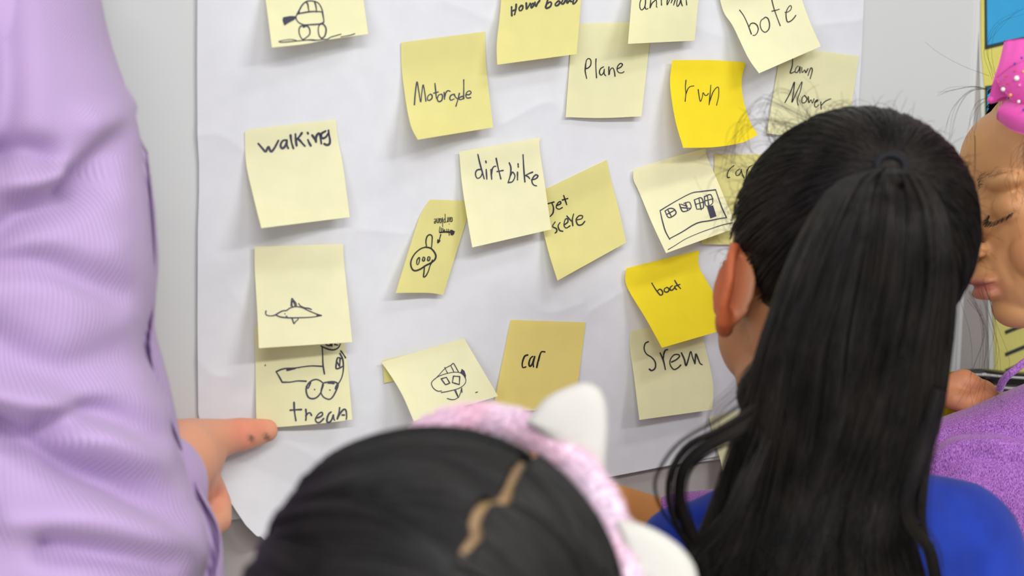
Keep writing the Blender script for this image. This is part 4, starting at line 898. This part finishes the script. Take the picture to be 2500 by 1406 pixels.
for i in range(240):
    a_ = rng.uniform(-.3, 3.6); x = 2085+297*math.cos(a_)*rng.uniform(.93, 1.0); y = 580-312*math.sin(a_)*rng.uniform(.93, 1.0)
    if y > 640: continue
    L_ = rng.uniform(25, 110)*(1.5 if 1.9 < a_ < 2.9 else .8); th = a_+rng.uniform(-.9, .9); cu = rng.uniform(-1.6, 1.6)
    P = [(x, y, .95)]; 
    for k in range(4):
        x += L_/4*math.cos(th)*1; y -= L_/4*math.sin(th); th += cu*.45; P.append((x, y, .945+rng.normal()*.004))
    ff += fly(P, 1, 1, .001)
ff += fly([(1990, 300, .95), (1900, 255, .95), (1850, 250, .95), (1800, 310, .95), (1790, 400, .95)], 5, 12)
ff += fly([(1960, 310, .95), (1860, 290, .95), (1790, 330, .95), (1775, 430, .95)], 5, 14)
ff += fly([(1980, 290, .95), (1940, 230, .95), (1890, 225, .95), (1855, 280, .95)], 4, 10)
V3, F3 = tubes(np.array(ff), np.tile(np.linspace(.00018, .00008, 16), (len(ff), 1)))
k1 = len(V1); k2 = k1+len(V2)
mk('hair', np.vstack([V1, V2, V3]), np.vstack([F1, F2+k1, F3+k2]), M['hair'], parent=pC)
tp = Cc+(tie_u*radC*1.03)@frC
tn = (tie_u/radC)@frC; tn /= np.linalg.norm(tn); ta = np.cross(tn, A(0, 0, 1)); ta /= np.linalg.norm(ta); tb = np.cross(tn, ta)
ring = np.array([[tp+.0085*(math.cos(a)*ta+math.sin(a)*tb) for a in np.linspace(0, 2*math.pi, 40)]])
V, F = tubes(ring, np.full((1, 40), .0022), 8); mk('hair_tie', V, F, M['elastic'], parent=pC)
# ponytail
prow = np.array([(408, 2128, 2212, .858), (425, 2080, 2245, .842), (455, 2030, 2275, .832), (510, 1985, 2308, .824), (600, 1935, 2330, .822), (700, 1893, 2337, .826), (850, 1845, 2322, .832), (1000, 1820, 2298, .840), (1120, 1797, 2268, .846), (1220, 1775, 2235, .85), (1330, 1735, 2215, .85), (1430, 1690, 2235, .85), (1560, 1700, 2230, .86)], float)
def pony(s, t, dep, wob):
    """s across 0..1, t down 0..1 (arrays)"""
    r_ = catmull(prow, 200); i = t*199; j = np.clip(i.astype(int), 0, 198); f_ = (i-j)[..., None]; row = r_[j]*(1-f_)+r_[j+1]*f_
    x = row[..., 1]*(1-s)+row[..., 2]*s+wob; y = row[..., 0]
    d = row[..., 3]+.030*(1-np.sin(np.clip(s, 0, 1)*math.pi)**.6)+dep
    return CAM+d[..., None]*(fwd+((x-1250)/FP)[..., None]*rt-((y-703)/FP)[..., None]*up)
Np, Sp = 8500, 26
s_ = rng.beta(1.0, 1.0, (Np, 1)); t_ = np.linspace(0, 1, Sp)[None]*np.ones((Np, 1)); clump = (np.round(s_*46)/46)
s_t = s_*(1-.25*t_**.7)+clump*.25*t_**.7+.018*np.sin(t_*5+clump*37)*t_+.022*t_*np.sin(clump*91+t_*3)+.02*t_*np.sin(s_*400+t_*4)
tend = rng.uniform(.86, 1.0, (Np, 1)); t_ = t_*tend
s_t = s_t-.10*t_**2*np.sin(np.pi*np.clip(s_, 0, 1))+.035*t_*np.sin(t_*6+s_*9)+.018*t_*np.sin(t_*13+s_*27+1)
Cp = pony(s_t, t_, rng.uniform(-.003, .012, (Np, 1))+.0045*vnoise(np.stack([s_*26+t_*2*np.sin(s_*7), t_*3.2, s_*0+t_*0], -1))+.002*vnoise(np.stack([s_*70+t_*0, t_*5, s_*0+t_*0+3], -1)), rng.normal(size=(Np, 1))*7*t_)
V1, F1 = tubes(Cp, np.tile(np.linspace(.00030, .00026, Sp), (Np, 1))*rng.uniform(.7, 1.3, (Np, 1)))
# solid core under the strands
nS, nT = 50, 80
U, Tt = np.meshgrid(np.linspace(.03, .97, nS), np.linspace(0.01, .97, nT)); fr_ = pony(U, Tt, np.full(U.shape, .010), 0*U).reshape(-1, 3); bk_ = pony(U, Tt, .020+.028*np.sin(U*math.pi), 0*U).reshape(-1, 3)
Fc = grid_faces(nS, nT); n = nS*nT
rim = [(i, i+1) for i in range(nS-1)]+[(nS-1+j*nS, nS-1+(j+1)*nS) for j in range(nT-1)]+[(n-1-i, n-2-i) for i in range(nS-1)]+[((nT-1-j)*nS, (nT-2-j)*nS) for j in range(nT-1)]
Vc = np.vstack([fr_, bk_]); Fc = np.vstack([Fc[:, ::-1], Fc+n, np.array([(a, a+n, b+n, b) for a, b in rim])])
k1 = len(V1)
mk('ponytail', np.vstack([V1, Vc]), np.vstack([F1, Fc+k1]), M['hair'], parent=pC)
def lock(pts, n, wpx, rad=.0004, S_=30, wend=1.0):
    c_ = catmull(np.array(pts, float), S_); T = np.gradient(c_[:, :2], axis=0); T /= np.linalg.norm(T, axis=1, keepdims=True); Nn = np.stack([-T[:, 1], T[:, 0]], 1)
    out = []
    for _ in range(n):
        o = rng.normal()*.42; a = rng.normal()*.004; tw = 1+(wend-1)*np.linspace(0, 1, S_); ph = rng.uniform(0, 6)
        q_ = c_[:, :2]+Nn*(o*wpx*tw*(1+.25*np.sin(np.linspace(0, 4, S_)+ph)))[:, None]
        d_ = c_[:, 2]+a
        out.append(np.array([R(x, y, d) for (x, y), d in zip(q_, d_)]))
    return tubes(np.array(out), np.tile(np.linspace(rad, rad*.7, S_), (n, 1)))
Ls = [lock([(1900, 880, .87), (1862, 985, .87), (1800, 1050, .86), (1722, 1092, .86), (1672, 1140, .86), (1660, 1210, .86), (1682, 1290, .86), (1712, 1360, .86), (1730, 1440, .86)], 260, 15),
      lock([(1880, 900, .865), (1845, 985, .865), (1760, 1045, .86), (1680, 1085, .86), (1638, 1150, .86), (1632, 1220, .86), (1655, 1290, .86), (1690, 1350, .86), (1700, 1440, .86)], 120, 7),
      lock([(1850, 960, .87), (1760, 1020, .87), (1660, 1080, .87), (1608, 1150, .87), (1600, 1200, .87), (1625, 1260, .87), (1670, 1310, .87)], 10, 7, .00022),
      lock([(2290, 950, .86), (2240, 1130, .86), (2212, 1230, .86), (2232, 1290, .86), (2268, 1340, .86), (2285, 1420, .86)], 240, 15),
      lock([(2320, 820, .88), (2290, 980, .87), (2262, 1150, .87), (2252, 1260, .87), (2268, 1350, .87), (2290, 1460, .88)], 50, 12, .0003),
      lock([(1840, 900, .90), (1790, 960, .9), (1748, 1000, .9), (1730, 1060, .9)], 12, 26, .00016),
      lock([(1850, 930, .90), (1830, 1060, .9), (1790, 1130, .9), (1760, 1200, .9)], 20, 30, .00018),
      lock([(1900, 1000, .862), (1850, 1120, .856), (1785, 1260, .85), (1720, 1330, .85), (1660, 1420, .85)], 120, 18),
      lock([(1870, 860, .89), (1810, 960, .89), (1850, 1080, .88), (1800, 1200, .87), (1790, 1300, .87)], 60, 14)]
Vs, Fs, k = [], [], 0
for a, b_ in Ls: Vs.append(a); Fs.append(b_+k); k += len(a)
mk('loose_lock', np.vstack(Vs), np.vstack(Fs), M['hair'], parent=pC)
lower_body(pC, A(pc0[0], pc0[1], .62), A(.4, .9, 0), None)

# ================================================================== person B: child with cat-ear headband, nearest
Cb = R(1058, 1512, .69); pB = empty('person', (Cb[0], Cb[1], 0), 'child with dark parted hair and fluffy pink cat-ear headband, nearest the camera', 'person')
upB = cv(-.22, .88, -.42); fwB = cv(.62, .40, .68)
frB = frame(fwB, upB); radB = A(.0905, .095, .092)
TBl = lambda P: (Cb-A(0, -.022, .036)@frB)+np.asarray(P)@frB
sbp = [capsule(Cb+A(0, 0, -.24), .06, Cb+A(-.10, .02, -.28), .05), capsule(Cb+A(0, 0, -.24), .06, Cb+A(.10, -.02, -.28), .05), capsule(Cb+A(-.11, .02, -.28), .04, Cb+A(-.13, .05, -.52), .03), capsule(Cb+A(.11, -.02, -.28), .04, Cb+A(.13, .02, -.52), .03), capsule(Cb+A(0, 0, -.05), .045, Cb+A(0, 0, -.24), .055)]
Vb_, Fb_ = fuse(xf(head_parts()+ear_parts(-1)+ear_parts(1), TBl)+sbp+[sphere_tri(Cb, tuple(radB*.955), frB, 60, 40)], .003, 3)
mk('body', Vb_, Fb_, M['skin'], parent=pB, col=skin_cols(len(Vb_), (166, 134, 96)))
V, F = fuse([capsule(Cb+A(0, 0, -.26), .07, Cb+A(-.10, .02, -.29), .055), capsule(Cb+A(0, 0, -.26), .07, Cb+A(.10, -.02, -.29), .055), sphere_tri(Cb+A(0, 0, -.42), (.14, .10, .2))], .01, 4)
mk('tshirt', V, F, M['felt'], parent=pB)
part_px = [(1302, 1098), (1262, 1148), (1250, 1188), (1226, 1222), (1180, 1240), (1160, 1278), (1164, 1308), (1132, 1345)]
pu1 = to_unit(1310, 1090, Cb, frB, radB); pu2 = to_unit(1110, 1390, Cb, frB, radB)
npn = np.cross(pu1, pu2); npn /= np.linalg.norm(npn)
ax1 = pu1; ax2 = pu2-pu1*(pu2@pu1); ax2 /= np.linalg.norm(ax2); angmax = math.acos(np.clip(pu1@pu2, -1, 1))
pc_ = catmull(np.array(part_px, float), 40)
def part_half(px_, scale=1.0):
    d = np.min(np.linalg.norm(px_[:, None, :]-pc_[None], axis=2), axis=1); return d
wpart = lambda y: 11+6*np.sin((y-1080)/35.0)
V1, F1 = hair_shell(Cb, frB, radB*.985, lambda q, w_: (q[:, 2] > -.5) & ~((part_half(project(w_)) < 6+9*np.clip((project(w_)[:, 1]-1110)/90, 0, 1)*np.clip((1360-project(w_)[:, 1])/60, .3, 1))&((w_-CAM)@fwd < .70)), 360, 260)
# strands fall away from the parting on both sides
Nb = 6500; al = rng.uniform(-.45, 2.5, (Nb, 1)); side = rng.choice([-1, 1], (Nb, 1)); S_ = 22
p0 = np.cos(al)*ax1+np.sin(al)*ax2
# true (zigzag) start: shift start to the drawn parting where it is visible
pcu = np.array([to_unit(x, y, Cb, frB, radB) for x, y in pc_]); pca = np.arctan2(pcu@ax2, pcu@ax1); pcoff = pcu@npn
o_ = np.argsort(pca); offs = np.interp(al[:, 0], pca[o_], pcoff[o_])[:, None]*(al > pca.min())*(al < pca.max()+.2)
ph = np.linspace(0, 1, S_)[None, :, None]*rng.uniform(1.3, 1.75, (Nb, 1, 1))
vis = ((al > pca.min()-.1) & (al < pca.max()))[:, :, None]
st_ = offs[:, :, None]+side[:, :, None]*np.where(vis, .028+.016*rng.random((Nb, 1, 1))+.012*np.sin(al[:, :, None]*17+side[:, :, None]*2), .002)
phi = st_+side[:, :, None]*ph
back = .35*(ph**2)*np.sign(1)*rng.uniform(.7, 1.1, (Nb, 1, 1))
alp = al[:, :, None]+back*.9+.05*np.sin(ph*4+al[:, :, None]*13)
p_t = np.cos(alp)*ax1+np.sin(alp)*ax2
q_ = np.cos(phi)*p_t+np.sin(phi)*npn
q_ = q_*(1+rng.uniform(-.004, .016, (Nb, 1, 1))+.03*ph**2*.6+.014*np.sin(al[:, :, None]*19+side[:, :, None]*1.3+ph*2)+.008*np.sin(al[:, :, None]*47+ph*3))
C1 = Cb+(q_*radB)@frB
# beyond the ears the hair hangs
dn = np.clip(ph-1.15, 0, 1); C1[..., 2] -= (dn[..., 0]*.16)
V2, F2 = tubes(C1, np.full(C1.shape[:2], .00045))
fb = []
fb += fly([(900, 1120, .70), (820, 1160, .69), (740, 1230, .68), (680, 1310, .67), (630, 1380, .66)], 10, 14)
fb += fly([(860, 1130, .70), (780, 1170, .69), (760, 1230, .68), (720, 1300, .67), (640, 1340, .66)], 8, 14)
V3, F3 = tubes(np.array(fb), np.tile(np.linspace(.00022, .0001, 16), (len(fb), 1)))
k1 = len(V1); k2 = k1+len(V2)
mk('hair', np.vstack([V1, V2, V3]), np.vstack([F1, F2+k1, F3+k2]), M['hair_black'], parent=pB)
# headband
hb = catmull(np.array([R(x, y, d) for x, y, d in [(1000, 1110, .79), (1040, 1062, .785), (1090, 1036, .78), (1170, 1024, .77), (1260, 1040, .755), (1340, 1078, .74), (1410, 1140, .725), (1465, 1215, .71), (1503, 1300, .70), (1528, 1400, .69), (1538, 1520, .685), (1520, 1640, .68)]]), 120)
V, F = tubes(hb[None], np.full((1, 120), .0074), 14)
# pile of the fleece
nf = 9000; i = rng.integers(0, 119, nf); f_ = rng.random(nf)[:, None]; base = hb[i]*(1-f_)+hb[i+1]*f_; dr = sph(nf); tg = hb[i+1]-hb[i]; tg /= np.linalg.norm(tg, axis=1, keepdims=True); dr = dr-tg*(dr*tg).sum(1, keepdims=True)*.6; dr /= np.linalg.norm(dr, axis=1, keepdims=True)
b0_ = base+dr*.005; b1_ = base+dr*.0082+sph(nf)*.0008; b2_ = base+dr*.0100+sph(nf)*.0018
Vp, Fp = tubes(np.stack([b0_, b1_, b2_], 1), np.tile(A(.0005, .0004, .00015), (nf, 1)))
hbO = mk('headband', np.vstack([V, Vp]), np.vstack([F, Fp+len(V)]), M['fleece'], parent=pB, label='fluffy pale pink headband')
def ear_solid(outline, depth, thick, parent):
    P = catmull(np.array(outline+[outline[0]], float), 90)[:-1]; c_ = P.mean(0); V, n = [], len(P); lv = []
    prof = [(0, 1.0), (.05, 1.0), (.3, .97), (.55, .90), (.8, .7), (.95, .4), (1.0, .0)]
    # rings from rim to centre on both faces, domed
    for sgn in (-1, 1):
        for k_, (h, s1) in enumerate([(.0, 1.0), (.35, .985), (.65, .94), (.85, .84), (.95, .65), (1.0, .35), (1.0, .02)]):
            for x, y in (P-c_)*s1+c_:
                t_ = (c_[0]-x)*0; V.append(R(x, y, depth+sgn*h*thick))
    V = np.array(V); F = []
    L7 = 7
    for g in range(2):
        for k_ in range(L7-1):
            for i in range(n):
                a = g*L7*n+k_*n+i; b_ = g*L7*n+k_*n+(i+1) % n; q = (a, b_, b_+n, a+n); F.append(q if g else q[::-1])
    return mk('cat_ear', V, F, M['felt'], parent=parent, label='white felt cat ear')
ear_solid([(1285, 1030), (1330, 975), (1385, 945), (1430, 934), (1462, 948), (1480, 985), (1484, 1050), (1478, 1130), (1472, 1215), (1430, 1165), (1370, 1095)], .735, .008, hbO)
ear_solid([(1505, 1270), (1550, 1274), (1610, 1298), (1665, 1338), (1698, 1388), (1700, 1440), (1660, 1490), (1600, 1530), (1545, 1560), (1530, 1440), (1520, 1340)], .695, .008, hbO)
lower_body(pB, A(Cb[0], Cb[1], .55), A(.4, .9, 0), None)

for o in D.objects:
    if '_o' in o: del o['_o']
